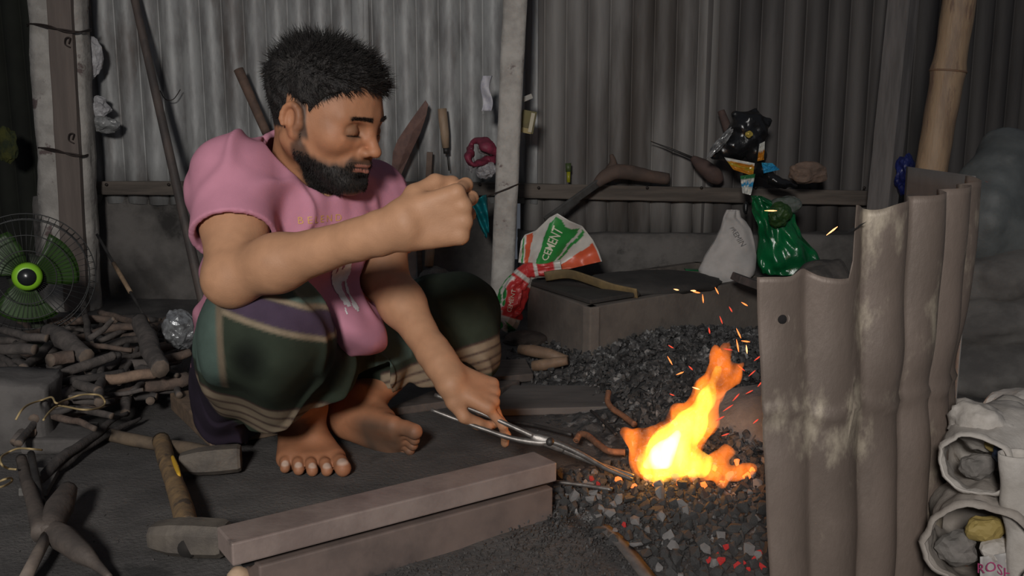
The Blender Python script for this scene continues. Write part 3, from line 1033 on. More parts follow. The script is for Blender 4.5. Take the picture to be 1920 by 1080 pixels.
# ---- hair
def zhair(x): return np.interp(x, [-0.14, -0.06, -0.040, -0.030, 0.014, 0.018, 0.045, 0.075, 0.2], [-0.052, -0.045, -0.02, 0.030, 0.030, 0.012, 0.050, 0.066, 0.058])
s = Sculpt((-0.16, -0.13, -0.08), (0.15, 0.13, 0.18), 0.0026)
s.ell((-0.012, 0, 0.036), (0.098, 0.082, 0.086), 0.0)
s.ell((0.000, 0.0, 0.062), (0.082, 0.074, 0.062), 0.02)
s.ell((0.034, 0.004, 0.080), (0.044, 0.056, 0.032), 0.02)
s.ell((0.066, 0.026, 0.062), (0.022, 0.034, 0.028), 0.012)
s.ell((-0.052, 0, 0.055), (0.052, 0.072, 0.060), 0.02)
s.field(lambda p: 0.0045 * vnoise(p, 75, 41) + 0.0035 * vnoise(p, 170, 42))
g = np.stack(np.meshgrid(*[s.lo[i] + s.h * np.arange(s.n[i]) for i in range(3)], indexing='ij'), -1)
jag = 0.006 * vnoise(g.astype(np.float32), 230, 44)
s.D = np.maximum(s.D, ((zhair(g[..., 0]) - g[..., 2] + jag) * 0.7).astype(np.float32))
hv, hf = s.mesh(1)
hair_m = M('black_hair', (0.010, 0.0085, 0.008), (0.030, 0.026, 0.024), scale=120, rough=0.42, bump=0.8, bscale=260, spec=0.35)
hair = fast_mesh('hair', h2w(hv), hf, hair_m, man)
# single strands over it
rs = np.random.RandomState(5)
def strands(roots, dirs, lens, rad, name, mat, parent, curl=0.3, seg=3):
    n = len(roots)
    V = np.zeros((n, seg + 1, 3, 3))
    d = dirs.copy()
    p = roots.copy()
    for k in range(seg + 1):
        u = np.cross(d, rs.normal(size=(n, 3)) * 0.05 + A((0.3, 0.5, 0.8)))
        u /= np.linalg.norm(u, axis=1)[:, None] + 1e-9
        w = np.cross(d, u)
        r = rad * (1 - 0.9 * k / seg)
        for j in range(3):
            a = 2 * math.pi * j / 3
            V[:, k, j] = p + (u * math.cos(a) + w * math.sin(a)) * (r[:, None] if hasattr(r, 'shape') and r.ndim else r)
        p = p + d * (lens / seg)[:, None]
        d = d + rs.normal(size=(n, 3)) * curl * 0.35
        d /= np.linalg.norm(d, axis=1)[:, None]
    F = []
    b = np.arange(n)[:, None] * (seg + 1) * 3
    for k in range(seg):
        for j in range(3):
            j2 = (j + 1) % 3
            F.append(np.concatenate([b + k * 3 + j, b + k * 3 + j2, b + (k + 1) * 3 + j2, b + (k + 1) * 3 + j], 1))
    o = fast_mesh(name, V.reshape(-1, 3), np.concatenate(F), mat, parent)
    o['kind'] = 'stuff'
    return o
ix = rs.choice(len(hv), 9000)
q = hv[ix]
nn = nrm((1, 0, 0)) * 0 + (q - A((-0.01, 0, 0.03)))
nn /= np.linalg.norm(nn, axis=1)[:, None]
comb = np.stack([0.75 + 0 * q[:, 0], 0.25 * np.sign(q[:, 1]) * 0 + 0.1, np.where(q[:, 2] > 0.07, 0.10, -0.75)], 1)
comb[q[:, 0] < -0.03] *= A((-0.35, 1, 1))
top = np.clip((q[:, 2] - 0.02) / 0.08, 0, 1)
dr = comb * 0.75 + nn * (0.30 + 0.50 * top)[:, None] + rs.normal(size=q.shape) * 0.26
dr /= np.linalg.norm(dr, axis=1)[:, None]
ln_ = (0.007 + 0.013 * top) * rs.uniform(0.6, 1.4, len(q))
strands(h2w(q - nn * 0.002), dr @ HR_.T, ln_, 0.00065, 'hair_strands', hair_m, hair)
# stubble of the beard, brows
lum = head_col.sum(1)
hx = np.where((lum < 0.16) & (HV[:, 2] < 0.012) & (HV[:, 2] > -0.14) & (HV[:, 0] > -0.01) & ~((np.abs(HV[:, 2] + 0.008) < 0.005)))[0]
ix = rs.choice(hx, 5200)
q = HV[ix]
nn = q - A((0.02, 0, -0.04))
nn /= np.linalg.norm(nn, axis=1)[:, None]
dr = nn * 0.5 + A((0.15, 0, -0.8)) + rs.normal(size=q.shape) * 0.25
dr /= np.linalg.norm(dr, axis=1)[:, None]
strands(h2w(q), dr @ HR_.T, rs.uniform(0.003, 0.007, len(q)), 0.00042, 'beard', hair_m, body, seg=2)
hx = np.where((lum < 0.2) & (HV[:, 2] > 0.016) & (HV[:, 2] < 0.029) & (HV[:, 0] > 0.062))[0]
ix = rs.choice(hx, 500)
q = HV[ix]
dr = np.stack([0 * q[:, 0] + 0.2, np.sign(q[:, 1]) * 0.8, 0.25 + 0 * q[:, 0]], 1) + rs.normal(size=q.shape) * 0.2
dr /= np.linalg.norm(dr, axis=1)[:, None]
strands(h2w(q), dr @ HR_.T, rs.uniform(0.004, 0.008, len(q)), 0.0004, 'eyebrows', hair_m, body, seg=2)

# ---- t-shirt
s = Sculpt((-0.72, 1.32, 0.10), (-0.02, 2.00, 0.66), 0.0034)
sqf = (TF, 0.80)
s.cap(PEL * 0.6 + BELLY * 0.4, BELLY, 0.140, 0.145, 0.03, sq=sqf)
s.cap(BELLY, CHEST, 0.148, 0.142, 0.05, sq=sqf)
s.cap(CHEST, NECK - A((0, 0, 0.07)), 0.135, 0.085, 0.05, sq=sqf)
s.cap(CHEST - TF * 0.02, NECK - A((0, 0, 0.06)) - TF * 0.035, 0.12, 0.075, 0.05)
for sh in (SHR, SHL):
    s.cap(NECK - A((0, 0, 0.030)) - TF * 0.02, sh + A((0, 0, 0.004)), 0.056, 0.053, 0.045)
    s.cap(CHEST + (sh - CHEST) * 0.35, sh, 0.10, 0.056, 0.05)
cuff = {}
s2 = Sculpt((-0.72, 1.32, 0.10), (-0.02, 2.00, 0.66), 0.0034)       # sleeves are shaped and hemmed alone, then joined on
for key_, sh, el, fr in (('r', SHR, ELR, 0.60), ('l', SHL, ELL, 0.66)):
    d = nrm(el - sh)
    c = sh + d * np.linalg.norm(el - sh) * fr
    s2.cap(sh, c + d * 0.03, 0.059, 0.0675, 0.0)
    s2.cut(c, d, lo=c - 0.11, hi=c + 0.11)
    cuff[key_] = (c, d)
hh = np.maximum(0.03 - np.abs(s.D - s2.D), 0) / 0.03
s.D = np.minimum(s.D, s2.D) - hh * hh * 0.03 * 0.25
for q, r in (((632, 585, 1.60), 0.050), ((672, 592, 1.65), 0.045), ((640, 606, 1.605), 0.042), ((676, 606, 1.64), 0.036)):
    s.cap(BELLY + A((0.02, 0, 0.02)), A(P(*q)), 0.09, r, 0.04)
def folds(p):
    q = p - CHEST
    a, b, c = q @ TS, q[:, 2], q @ TF
    f = 0.0075 * np.sin(60 * (b + 0.55 * a) + 3.0 * vnoise(p, 9, 51)) * np.clip(-b / 0.10, 0, 1)
    dr_ = np.linalg.norm(p - (SHR - A((0, 0, 0.05)) + TS * 0.05), axis=1)
    f += 0.0075 * np.sin(70 * (0.7 * a - 0.6 * b) + 2.5 * vnoise(p, 11, 52)) * np.exp(-(dr_ / 0.10) ** 2)
    dl_ = np.linalg.norm(p - (SHL - A((0, 0, 0.05))), axis=1)
    f += 0.0050 * np.sin(70 * (0.7 * a + 0.6 * b) + 2.5 * vnoise(p, 11, 53)) * np.exp(-(dl_ / 0.10) ** 2)
    dn = np.linalg.norm(p - NECK, axis=1)
    f += 0.0018 * np.sin(17 * np.arctan2(q @ TF, a) + 2 * vnoise(p, 10, 54)) * np.exp(-((dn - 0.10) / 0.05) ** 2)
    f += 0.0080 * np.sin(45 * (a * 0.8 + 0.35 * b) + 2.8 * vnoise(p, 7, 57)) * np.exp(-((q @ TF - 0.09) / 0.09) ** 2) * np.clip(0.5 - b * 4, 0, 1)
    g_ = np.abs(vnoise(p * A((1, 1, 0.6)).astype(np.float32), 24, 58))
    f -= 0.009 * np.exp(-(g_ / 0.20) ** 2) * np.clip(0.35 + 2.0 * np.exp(-(dr_ / 0.14) ** 2) + (b < -0.02), 0, 1)
    f = f + 0.0048 * vnoise(p, 22, 55) + 0.0015 * vnoise(p, 60, 56)
    for c, d in cuff.values():          # the hems lie smooth
        w = np.clip((np.linalg.norm(p - c, axis=1) - 0.062) / 0.05, 0.15, 1)
        f = f * w
    return f
s.field(folds)
for c, d in cuff.values():
    lo, hi = c - 0.11, c + 0.11
    side = nrm(np.cross(d, A((0, 0, 1))))
    s.cap(c - d * 0.020, c + d * 0.05, 0.0560, 0.0605, 0.0, True)
nk = nrm(h2w((-0.026, 0, -0.04)) - NECK)
s.cap(NECK - nk * 0.060 + TF * 0.014 - TS * 0.006, NECK + nk * 0.10 + TF * 0.014 - TS * 0.006, 0.073, 0.078, 0.004, True)
s.ell(NECK + TF * 0.055 - A((0, 0, 0.022)), (0.046, 0.046, 0.046), 0.012, True)
sv, sf = s.mesh(1)
pink = A((0.52, 0.225, 0.300))
shirt_m = attr_mat('pink_cotton', rough=0.86, bump=0.25, bscale=900, spec=0.2, vary=0.05, vscale=30)
pc = np.tile(pink, (len(sv), 1))
shirt = fast_mesh('t_shirt', sv, sf, shirt_m, man, pc, label='pink t-shirt')
from mathutils.bvhtree import BVHTree
bvh = BVHTree.FromPolygons(sv.tolist(), sf.tolist())
def on_shirt(x, y, base, off=0.0012):
    o = base + TS * x + A((0, 0, 1)) * y + TF * 0.25
    h = bvh.ray_cast(Vector(o), Vector(-TF), 0.5)
    if h[0] is None: return None
    return h[0] + Vector(TF) * off
# seams: cuffs and collar ribs
seam_m = M('pink_seam', tuple(pink * 0.82), tuple(pink * 0.92), scale=200, rough=0.9)
ring = []
for i in range(72):
    a = 2 * math.pi * i / 72
    u = nrm(np.cross(nk, TF))
    v = np.cross(nk, u)
    o = NECK - nk * 0.2
    e = u * math.cos(a) + v * math.sin(a)
    best = None
    for off_ in np.linspace(0.064, 0.110, 16):
        # the rim stands where the cloth starts outside the neck hole
        h = bvh.ray_cast(Vector(NECK + nk * 0.12 + e * off_), Vector(-nk), 0.13)
        if h[0] is not None:
            best = h[0]
            break
    if best is not None: ring.append(best)
if len(ring) > 20:
    R_ = [sum((ring[(i + k) % len(ring)] for k in (-2, -1, 0, 1, 2)), Vector()) / 5 for i in range(len(ring))]
    MB().add(tube(R_ + [R_[0]], 0.0062, 8, caps=False)).build('collar', seam_m, shirt)
# lettering and torn white print on the chest
base = A(P(612, 413, 1.52))
print_w = M('white_print', (0.74, 0.72, 0.72), (0.60, 0.60, 0.60), scale=60, rough=0.75)
gold = M('gold_print', (0.60, 0.33, 0.10), rough=0.6)
V, F = text_shape('B E L E N D', 0.0165)
tv = [on_shirt(v.x, v.y, base) for v in V]
ok = [f for f in F if all(tv[i] is not None for i in f)]
tv = [p if p is not None else Vector(base) for p in tv]
mesh_obj('chest_lettering', tv, ok, gold, shirt, label='gold lettering')
def patch(cx, cy, w, h, seed, name='chest_print'):
    nx, ny = 26, 30
    pts, idx, F = [], {}, []
    for j in range(ny + 1):
        for i in range(nx + 1):
            q = on_shirt(cx + (i / nx - 0.5) * w, cy + (j / ny - 0.5) * h, base, 0.0016)
            if q is not None:
                idx[i, j] = len(pts)
                pts.append(q)
    for j in range(ny):
        for i in range(nx):
            u, v = i / nx * 2 - 1, j / ny * 2 - 1
            nval = mnoise.noise(Vector((u * 2.2 + seed, v * 2.2, seed * 3.3)))
            if max(abs(u), abs(v)) > 0.80 + 0.35 * nval or (nval < -0.33): continue
            k = [(i, j), (i + 1, j), (i + 1, j + 1), (i, j + 1)]
            if all(t in idx for t in k): F.append(tuple(idx[t] for t in k))
    mesh_obj(name, pts, F, print_w, shirt, label='white print')
patch(-0.01, -0.034, 0.135, 0.040, 2)
patch(0.052, -0.115, 0.040, 0.100, 5)

# ---- sarong
s = Sculpt((-0.72, 1.27, 0.0), (0.06, 2.18, 0.42), 0.0036)
s.ell(PEL + A((-0.01, 0.0, -0.035)), (0.128, 0.135, 0.10), 0.0)
s.cap(HPR, KNR, 0.100, 0.080, 0.05)
s.cap(HPL, KNL, 0.100, 0.074, 0.05)
RH = [A(P(462, 738, 1.64)), A(P(505, 778, 1.585)), A(P(575, 742, 1.60)), A(P(628, 690, 1.64))]
for q, r in zip(RH, (0.045, 0.050, 0.042, 0.036)): s.cap(KNR + A((0, 0.01, -0.01)), q, 0.078, r, 0.04)
s.cap(RH[0], HPR + A((0.0, 0, -0.07)), 0.040, 0.06, 0.04)
LH = [A(P(720, 690, 1.80)), A(P(800, 705, 1.86)), A(P(868, 690, 1.93)), A(P(890, 660, 2.00))]
for q, r in zip(LH, (0.030, 0.036, 0.038, 0.040)): s.cap(KNL + A((0, -0.01, -0.01)), q, 0.070, r, 0.05)
s.cap(LH[0], HPL + A((0.06, 0, 0)), 0.035, 0.08, 0.05)
s.cap(RH[3], HPL + A((0.06, 0, -0.02)), 0.035, 0.08, 0.05)
rdir, ldir = nrm((-0.30, -0.10, -0.95)), nrm((0.26, -0.10, -0.95))
def lf(p):
    wr = np.clip((-(p[:, 0] + 0.255)) / 0.06, 0, 1)
    ur, ul_ = (p - KNR) @ rdir, (p - KNL) @ ldir
    tr = (p - KNR) @ nrm(np.cross(rdir, (0.2, -1, 0)))
    tl = (p - KNL) @ nrm(np.cross(ldir, (0.2, -1, 0)))
    f = wr * 0.0095 * np.sin(60 * tr + 14 * ur + 2.6 * vnoise(p, 8, 61)) * np.clip(ur / 0.10, 0.15, 1.0)
    f += (1 - wr) * 0.0110 * np.sin(55 * tl - 8 * ul_ + 2.6 * vnoise(p, 8, 62)) * np.clip(ul_ / 0.08, 0.15, 1.0)
    g_ = np.abs(vnoise(p * A((1, 1, 0.55)).astype(np.float32), 20, 65))
    return f - 0.009 * np.exp(-(g_ / 0.15) ** 2) + 0.005 * vnoise(p, 16, 63) + 0.0018 * vnoise(p, 50, 64)
s.field(lf)
# open hems: the legs come out of hollows
hr = (RH[1] + RH[2]) / 2
hd = nrm(A((0.30, 0.05, -0.95)))
s.cut(hr + hd * 0.018, hd, 0.004, lo=(-0.50, 1.45, 0.0), hi=(-0.24, 1.80, 0.20))
s.cap(hr - hd * 0.09 + A((0, 0.015, 0)), hr + hd * 0.08 + A((0, 0.015, 0)), 0.040, 0.068, 0.004, True)
hl = A(P(790, 722, 1.85))
s.cut(hl, (0.0, -0.1, -1.0), 0.004, lo=(-0.28, 1.70, 0.0), hi=(0.08, 2.2, 0.2))
s.cap(hl + A((-0.10, 0.0, -0.05)), hl + A((0.06, 0.06, -0.02)), 0.065, 0.065, 0.004, True)
lv, lfc = s.mesh(1)
def cloth_colour(p):
    n = len(p)
    GREEN, TEAL, BEIGE, BROWN, PURP = A((0.026, 0.034, 0.023)), A((0.085, 0.125, 0.105)), A((0.23, 0.18, 0.125)), A((0.045, 0.022, 0.022)), A((0.060, 0.040, 0.066))
    c = np.tile(GREEN, (n, 1)).astype(float)
    wob = 0.004 * vnoise(p.astype(np.float32), 14, 71)
    soft = lambda d, w=0.0045: np.clip(d / w + 0.5, 0, 1)
    def lay(m, col):
        c[:] = c * (1 - m[:, None]) + A(col) * m[:, None]
    right = soft(-0.262 - p[:, 0], 0.003)
    ur = (p - KNR) @ rdir + wob
    ul_ = (p - KNL) @ ldir + wob
    e0 = float((A(P(505, 735, 1.55)) - KNR) @ rdir)       # where the hem border begins
    e1 = float((A(P(850, 650, 1.93)) - KNL) @ ldir)
    t0 = float((A(P(560, 600, 1.42)) - KNR) @ rdir)
    rng_ = lambda u, lo, hi: soft(u - lo) * soft(hi - u)
    for lo, hi, col in ((-0.5, t0 - 0.030, TEAL), (t0 - 0.030, t0 - 0.022, BEIGE), (t0 - 0.022, t0 + 0.012, PURP), (t0 + 0.012, t0 + 0.020, BEIGE)):
        lay(right * rng_(ur, lo, hi), col)
    vx = p[:, 0] + 0.25 * (p[:, 1] - 1.6)
    upper = soft(e0 - 0.02 - ur)
    lay(right * soft(-0.500 - vx) * upper, TEAL * 0.8)
    lay(right * rng_(vx, -0.502, -0.492) * upper, BEIGE * 0.6)
    lay((1 - right) * soft(-0.20 - p[:, 0]) * soft(e1 - 0.015 - ul_), TEAL * 0.75)
    for u, e, sel in ((ur, e0, right), (ul_, e1, 1 - right)):
        lay(sel * soft(u - e), BEIGE)
        for k in (0.000, 0.020, 0.040, 0.058): lay(sel * rng_(u, e + k - 0.0020, e + k + 0.0026) * 0.9, BROWN)
        lay(sel * soft(u - e - 0.070), GREEN * 1.6)
    lay(right * soft(p[:, 1] - 1.50, 0.02) * soft(-0.560 + 0.42 * (0.25 - p[:, 2]) - p[:, 0], 0.012), (0.024, 0.017, 0.029))
    # the soot mark on the near knee
    sp = np.linalg.norm((p - A(P(487, 655, 1.42))) * A((1, 0.5, 1)), axis=1) + 0.010 * vnoise(p.astype(np.float32), 40, 73)
    c *= (1 - 0.75 * np.clip((0.042 - sp) / 0.02, 0, 1) * right)[:, None]
    return c
cloth_m = attr_mat('checked_cotton', rough=0.88, bump=0.25, bscale=800, spec=0.2, vary=0.16, vscale=26)
lungi = fast_mesh('sarong', lv, lfc, cloth_m, man, cloth_colour(lv), label='dark green checked sarong with striped hem')
# ================================================================== the forge: screen, fire, coal
random.seed(21)
rng = np.random.RandomState(21)
def zground(x, y): return ground_z(x, y)
screen_m = M('scorched_tin', (0.185, 0.142, 0.118), (0.140, 0.108, 0.089), scale=6, stretch=(1.6, 1.6, 0.75), rough=0.55, bump=0.2, bscale=90, metal=0.2,
             c3=(0.36, 0.305, 0.235), c3scale=7, c3lo=0.54, c3hi=0.66)
screen = empty('tin_screen', (0.55, 1.3, 0), label='upright bent corrugated tin sheets screening the fire, at the right front', cat='screen')
plan = [Vector((0.309, 1.10, 0)), Vector((0.412, 1.12, 0)), Vector((0.500, 1.165, 0)), Vector((0.580, 1.24, 0)), Vector((0.633, 1.33, 0))]
plan_s = smooth_path(plan, 24)
acc = [0.0]
for i in range(1, len(plan_s)): acc.append(acc[-1] + (plan_s[i] - plan_s[i - 1]).length)
TOT = acc[-1]
def on_plan(s):
    s = min(max(s, 0), TOT)
    i = min(max(np.searchsorted(acc, s) - 1, 0), len(plan_s) - 2)
    t = (s - acc[i]) / (acc[i + 1] - acc[i])
    p = plan_s[i].lerp(plan_s[i + 1], t)
    d = (plan_s[i + 1] - plan_s[i]).normalized()
    return p, Vector((d.y, -d.x, 0))
def screen_sheet(s0, s1, top, off, amp, seed, name='tin_panel', mat=None, lean=0.0, crease=0.27):
    nu = int((s1 - s0) / 0.076 * 16)
    def fn(u, v):
        s = s0 + (s1 - s0) * u
        p, n = on_plan(s)
        zt = top(s) + 0.004 * mnoise.noise(Vector((s * 30, seed, 0)))
        z = -0.01 + (zt + 0.01) * v
        a = amp(s) * (1 - 0.4 * math.exp(-((z - crease) / 0.05) ** 2))
        h = off + 1.3 * a * abs(math.sin(math.pi * (s + 0.012) / 0.072)) ** 0.85
        h += 0.006 * mnoise.noise(Vector((s * 9, z * 9, seed))) + 0.0045 * math.exp(-((z - crease - 0.006 * math.sin(s * 60)) / 0.006) ** 2)
        q = p + n * h
        q.x += lean(s) * (0.22 - z)
        q.z = z
        return q
    V, F = sheet(fn, nu, 60, 0.0012)
    return mesh_obj(name, V, F, mat or screen_m, screen)
def screen_top(s):
    step = min(1, max(0, (s - 0.108) / 0.006))
    low = 0.440 + 0.010 * math.exp(-((s - 0.055) / 0.012) ** 2) - 0.08 * max(0, s - 0.06)
    high = 0.524 + 0.07 * (s - 0.11) - 0.010 * math.exp(-((s - 0.145) / 0.02) ** 2)
    return low * (1 - step) + high * step
screen_sheet(0.0, TOT, screen_top, 0.0, lambda s: 0.007 + 0.013 * min(1, s / 0.22), 3, lean=lambda s: 0.085 - 0.11 * s / TOT)
bs_a, bs_b = P(1700, 312, 1.72), P(1828, 330, 1.38)
def backfn(u, v):
    p = bs_a.lerp(bs_b, u)
    return (p.x, p.y + 0.006 * math.sin(u * 6), -0.01 + (p.z + 0.01) * v)
V, F = sheet(backfn, 20, 20, 0.0012)
mesh_obj('back_panel', V, F, M('dull_tin', (0.20, 0.185, 0.175), (0.16, 0.145, 0.135), scale=8, rough=0.6, metal=0.2), screen)
tc_ = P(1606, 428, 1.10)
MB().add(hull([P(1588, 437, 1.118), P(1592, 430, 1.118), P(1626, 415, 1.108), P(1600, 433, 1.100), P(1608, 428, 1.122)])).build('tear', M('tear_black', (0.008, 0.007, 0.007), rough=1), screen, smooth=False)
# nail hole
p, n = on_plan(0.045)
hole = P(1463, 596, 1.105)
MB().add(torus((hole.x, hole.y - 0.006, hole.z), (n.x, n.y, 0), 0.0085, 0.0022, 24, 8)).build('hole_rim', M('rim_tin', (0.26, 0.21, 0.18), rough=0.5), screen)
MB().add(lathe([(0.006, 0), (0.0052, 0.002)], (hole.x, hole.y - 0.008, hole.z), (n.x, n.y, 0), 16)).build('nail_hole', M('hole_black', (0.01, 0.008, 0.008), rough=1), screen)

# coal: lumps as single things near the hearth, the rest as one mass
coal_m = M('coal', (0.026, 0.025, 0.025), (0.085, 0.082, 0.081), scale=45, rough=0.75, bump=0.6, bscale=180, c3=(0.24, 0.235, 0.23), c3scale=30, c3lo=0.54, c3hi=0.66)
ash_m = M('ash_lump', (0.34, 0.32, 0.31), (0.17, 0.16, 0.155), scale=50, rough=0.95, bump=0.6, bscale=160)
ember_m = bpy.data.materials.new('ember')
ember_m.use_nodes = True
nt = ember_m.node_tree
bs = nt.nodes['Principled BSDF']
bs.inputs['Base Color'].default_value = (0.03, 0.012, 0.012, 1)
bs.inputs['Roughness'].default_value = 0.9
tn = nt.nodes.new('ShaderNodeTexNoise')
tn.inputs['Scale'].default_value = 55
rp_ = nt.nodes.new('ShaderNodeMapRange')
rp_.inputs['From Min'].default_value, rp_.inputs['From Max'].default_value = 0.44, 0.62
rp_.inputs['To Max'].default_value = 0.6
tcn = nt.nodes.new('ShaderNodeTexCoord')
nt.links.new(tcn.outputs['Object'], tn.inputs['Vector'])
nt.links.new(tn.outputs['Fac'], rp_.inputs['Value'])
bs.inputs['Emission Color'].default_value = (1.0, 0.035, 0.03, 1)
nt.links.new(rp_.outputs['Result'], bs.inputs['Emission Strength'])
hot_m = emit_mat('hot_coal', (1.0, 0.20, 0.04), 1.6)
def heap(x, y):
    """height of the coal bed over the soil"""
    z = 0.0
    for (cx, cy, rx, ry, h) in ((0.25, 1.47, 0.26, 0.17, 0.026), (0.46, 2.08, 0.30, 0.42, 0.060), (0.55, 2.45, 0.42, 0.30, 0.055), (0.40, 1.66, 0.15, 0.12, 0.05)):
        d = ((x - cx) / rx) ** 2 + ((y - cy) / ry) ** 2
        z += h * math.exp(-d * 1.4)
    return z
def coal_lump(seed, angular=11):
    r = np.random.RandomState(seed)
    pts = r.normal(size=(angular, 3))
    pts /= np.linalg.norm(pts, axis=1)[:, None]
    pts *= r.uniform(0.72, 1.08, (angular, 1)) * A((1.0, 0.85, 0.72))
    return hull([tuple(p) for p in pts])
lump_data = []
for k in range(9):
    V, F = coal_lump(100 + k, 13)
    me = bpy.data.meshes.new('coal_lump')
    me.from_pydata([tuple(v) for v in V], [], F)
    lump_data.append(me)
# under-bed of fine coal
nxx, nyy = 150, 170
xs = np.linspace(-0.06, 1.15, nxx)
ys = np.linspace(1.18, 2.95, nyy)
V, F = [], []
for y in ys:
    for x in xs:
        hz = heap(x, y)
        q = Vector((x, y, 0))
        V.append((x, y, zground(x, y) - 0.006 + hz + (0.010 * mnoise.noise(q * 30) + 0.006 * mnoise.noise(q * 75)) * min(1, hz / 0.01)))
F = [(j * nxx + i, j * nxx + i + 1, (j + 1) * nxx + i + 1, (j + 1) * nxx + i) for j in range(nyy - 1) for i in range(nxx - 1)]
bed = mesh_obj('coal_bed', V, F, coal_m, label='low heap of fine black coal spread around the hearth', cat='coal', kind='stuff')
front = []
tries = 0
while len(front) < 296 and tries < 20000:
    tries += 1
    px, py = random.uniform(1045, 1448), random.uniform(872, 1062)
    if px < 1120 and py > 960 - 0.3 * (px - 1045): continue
    if py > 1000 and px < 1180 + (py - 1000) * 1.2: continue
    g = G(px, py, 0.02)
    if px > 1440 - 0 and py > 1000 and g.x > 0.30 + (g.y - 1.1) * 0.0 + 0.04: continue
    r = random.uniform(0.0085, 0.0165)
    if any((g.x - q[0]) ** 2 + (g.y - q[1]) ** 2 < ((r + q[2]) * 0.66) ** 2 for q in front): continue
    front.append((g.x, g.y, r))
first = True
def put(me, name, loc, r, mats, label, cat, group):
    m2 = me.copy() if False else me
    o = bpy.data.objects.new(name, me)
    o.location = loc
    o.rotation_euler = (random.uniform(0, 6.28), random.uniform(0, 6.28), random.uniform(0, 6.28))
    o.scale = (r * random.uniform(0.85, 1.2), r * random.uniform(0.85, 1.2), r * random.uniform(0.75, 1.0))
    COL.objects.link(o)
    if not me.materials: me.materials.append(coal_m)
    o.material_slots[0].link = 'OBJECT'
    o.material_slots[0].material = mats
    return tag(o, label, cat, group)
red_spots = [(1345, 1010), (1362, 1000), (1395, 1025), (1415, 1020), (1425, 1008), (1385, 1030), (1330, 1020), (1405, 1035), (1352, 1022), (1430, 1030), (1110, 892), (1122, 903), (1170, 968)]
hot_spots = [(1190, 905), (1230, 905), (1270, 900), (1320, 905), (1355, 895), (1400, 885), (1160, 895), (1300, 880), (1340, 875), (1250, 885), (1210, 890), (1410, 878), (1380, 868)]
pale_spots = [(1128, 945), (1140, 952), (1160, 935), (1122, 955), (1255, 985), (1262, 1000), (1352, 985), (1325, 1005), (1275, 940), (1240, 960), (1435, 870), (1150, 940), (1340, 1030)]
for (x, y, r) in front:
    z = zground(x, y) + heap(x, y) + r * random.uniform(0.25, 0.6)
    put(random.choice(lump_data), 'coal_lump', (x, y, z), r, ash_m if random.random() < 0.10 else coal_m, 'small lump of black or ashy coal lying in front of the flames', 'coal', 'loose coal in front of the fire')
for (px, py) in red_spots:
    g = G(px, py, 0.03)
    put(random.choice(lump_data), 'ember', (g.x, g.y, zground(g.x, g.y) + heap(g.x, g.y) + 0.008), random.uniform(0.005, 0.009), ember_m, 'dull red glowing ember among the grey coals', 'ember', 'red embers')
for (px, py) in hot_spots:
    g = G(px, py, 0.035)
    put(random.choice(lump_data), 'ember', (g.x, g.y, zground(g.x, g.y) + heap(g.x, g.y) + 0.007), random.uniform(0.006, 0.010), hot_m, 'bright orange burning coal at the foot of the flames', 'ember', 'burning coals under the flames')
for (px, py) in pale_spots:
    g = G(px, py, 0.03)
    put(random.choice(lump_data), 'ash_lump', (g.x, g.y, zground(g.x, g.y) + heap(g.x, g.y) + 0.009), random.uniform(0.009, 0.015), ash_m, 'pale grey burnt-out clinker lying on the black coal', 'clinker', 'pale clinkers')
# the rest of the coal, joined
def grit(n, region, rmin, rmax, name, mat, label, cat, seed, dens=None):
    r_ = np.random.RandomState(seed)
    base = []
    for k in range(6):
        V, F = coal_lump(300 + k, 8)
        base.append((np.array([tuple(v) for v in V]), [tuple(f) for f in F]))
    VV, FF, off, c = [], [], 0, 0
    while c < n:
        x, y = r_.uniform(*region[0]), r_.uniform(*region[1])
        if dens and r_.uniform() > dens(x, y): continue
        c += 1
        r = rmin + (rmax - rmin) * r_.uniform() ** 2
        v, f = base[r_.randint(6)]
        m = np.array(Euler(tuple(r_.uniform(0, 6.28, 3))).to_matrix())
        VV.append(v @ m.T * r + A((x, y, zground(x, y) + heap(x, y) + r * 0.3)))
        FF += [tuple(i + off for i in t) for t in f]
        off += len(v)
    o = mesh_obj(name, np.concatenate(VV), FF, mat, smooth=False, label=label, cat=cat, kind='stuff')
    return o
def in_trough(x, y):
    q = [(A0.x, A0.y), (A2.x, A2.y), (A3.x, A3.y), (A1.x, A1.y)]
    return all((q[(i + 1) % 4][0] - q[i][0]) * (y - q[i][1]) - (q[(i + 1) % 4][1] - q[i][1]) * (x - q[i][0]) > 0 for i in range(4))
A0, A1, A2 = G(1105, 682, 0), Vector((0.045, 2.72, 0)), Vector((0.80, 2.86, 0))
A3 = A1 + (A2 - A0)
def coal_here(x, y):
    if in_trough(x, y) or (x < 0.20 + 0.03 * math.sin(y * 23) and 1.62 < y < 2.15) or (x < 0.10 and y < 1.7): return 0
    return min(1, (heap(x, y) / 0.025) ** 1.5)
grit(5200, ((-0.02, 1.05), (1.55, 2.85)), 0.004, 0.016, 'coal_heap', coal_m, 'heap of small black coal behind the fire reaching back to the trough', 'coal', 5,
     coal_here)
grit(2600, ((-0.02, 0.52), (1.17, 1.62)), 0.002, 0.006, 'coal_crumbs', coal_m, 'fine coal crumbs between the lumps in front of the fire', 'coal', 6, lambda x, y: min(1, heap(x, y) / 0.02))
dirt_m = M('dark_grit', (0.030, 0.027, 0.026), (0.075, 0.068, 0.065), scale=70, rough=0.95)
def front_dens(x, y):
    # soil crumbs thrown up in front of the anvil bar
    d = y - (1.16 + (x + 0.33) * 0.62)
    return 1 if -0.3 < d < -0.03 else 0.04
grit(5200, ((-0.42, 0.30), (1.0, 1.42)), 0.0012, 0.0042, 'soil_crumbs', dirt_m, 'loose dark soil and cinders along the front of the anvil bar', 'soil', 7, front_dens)
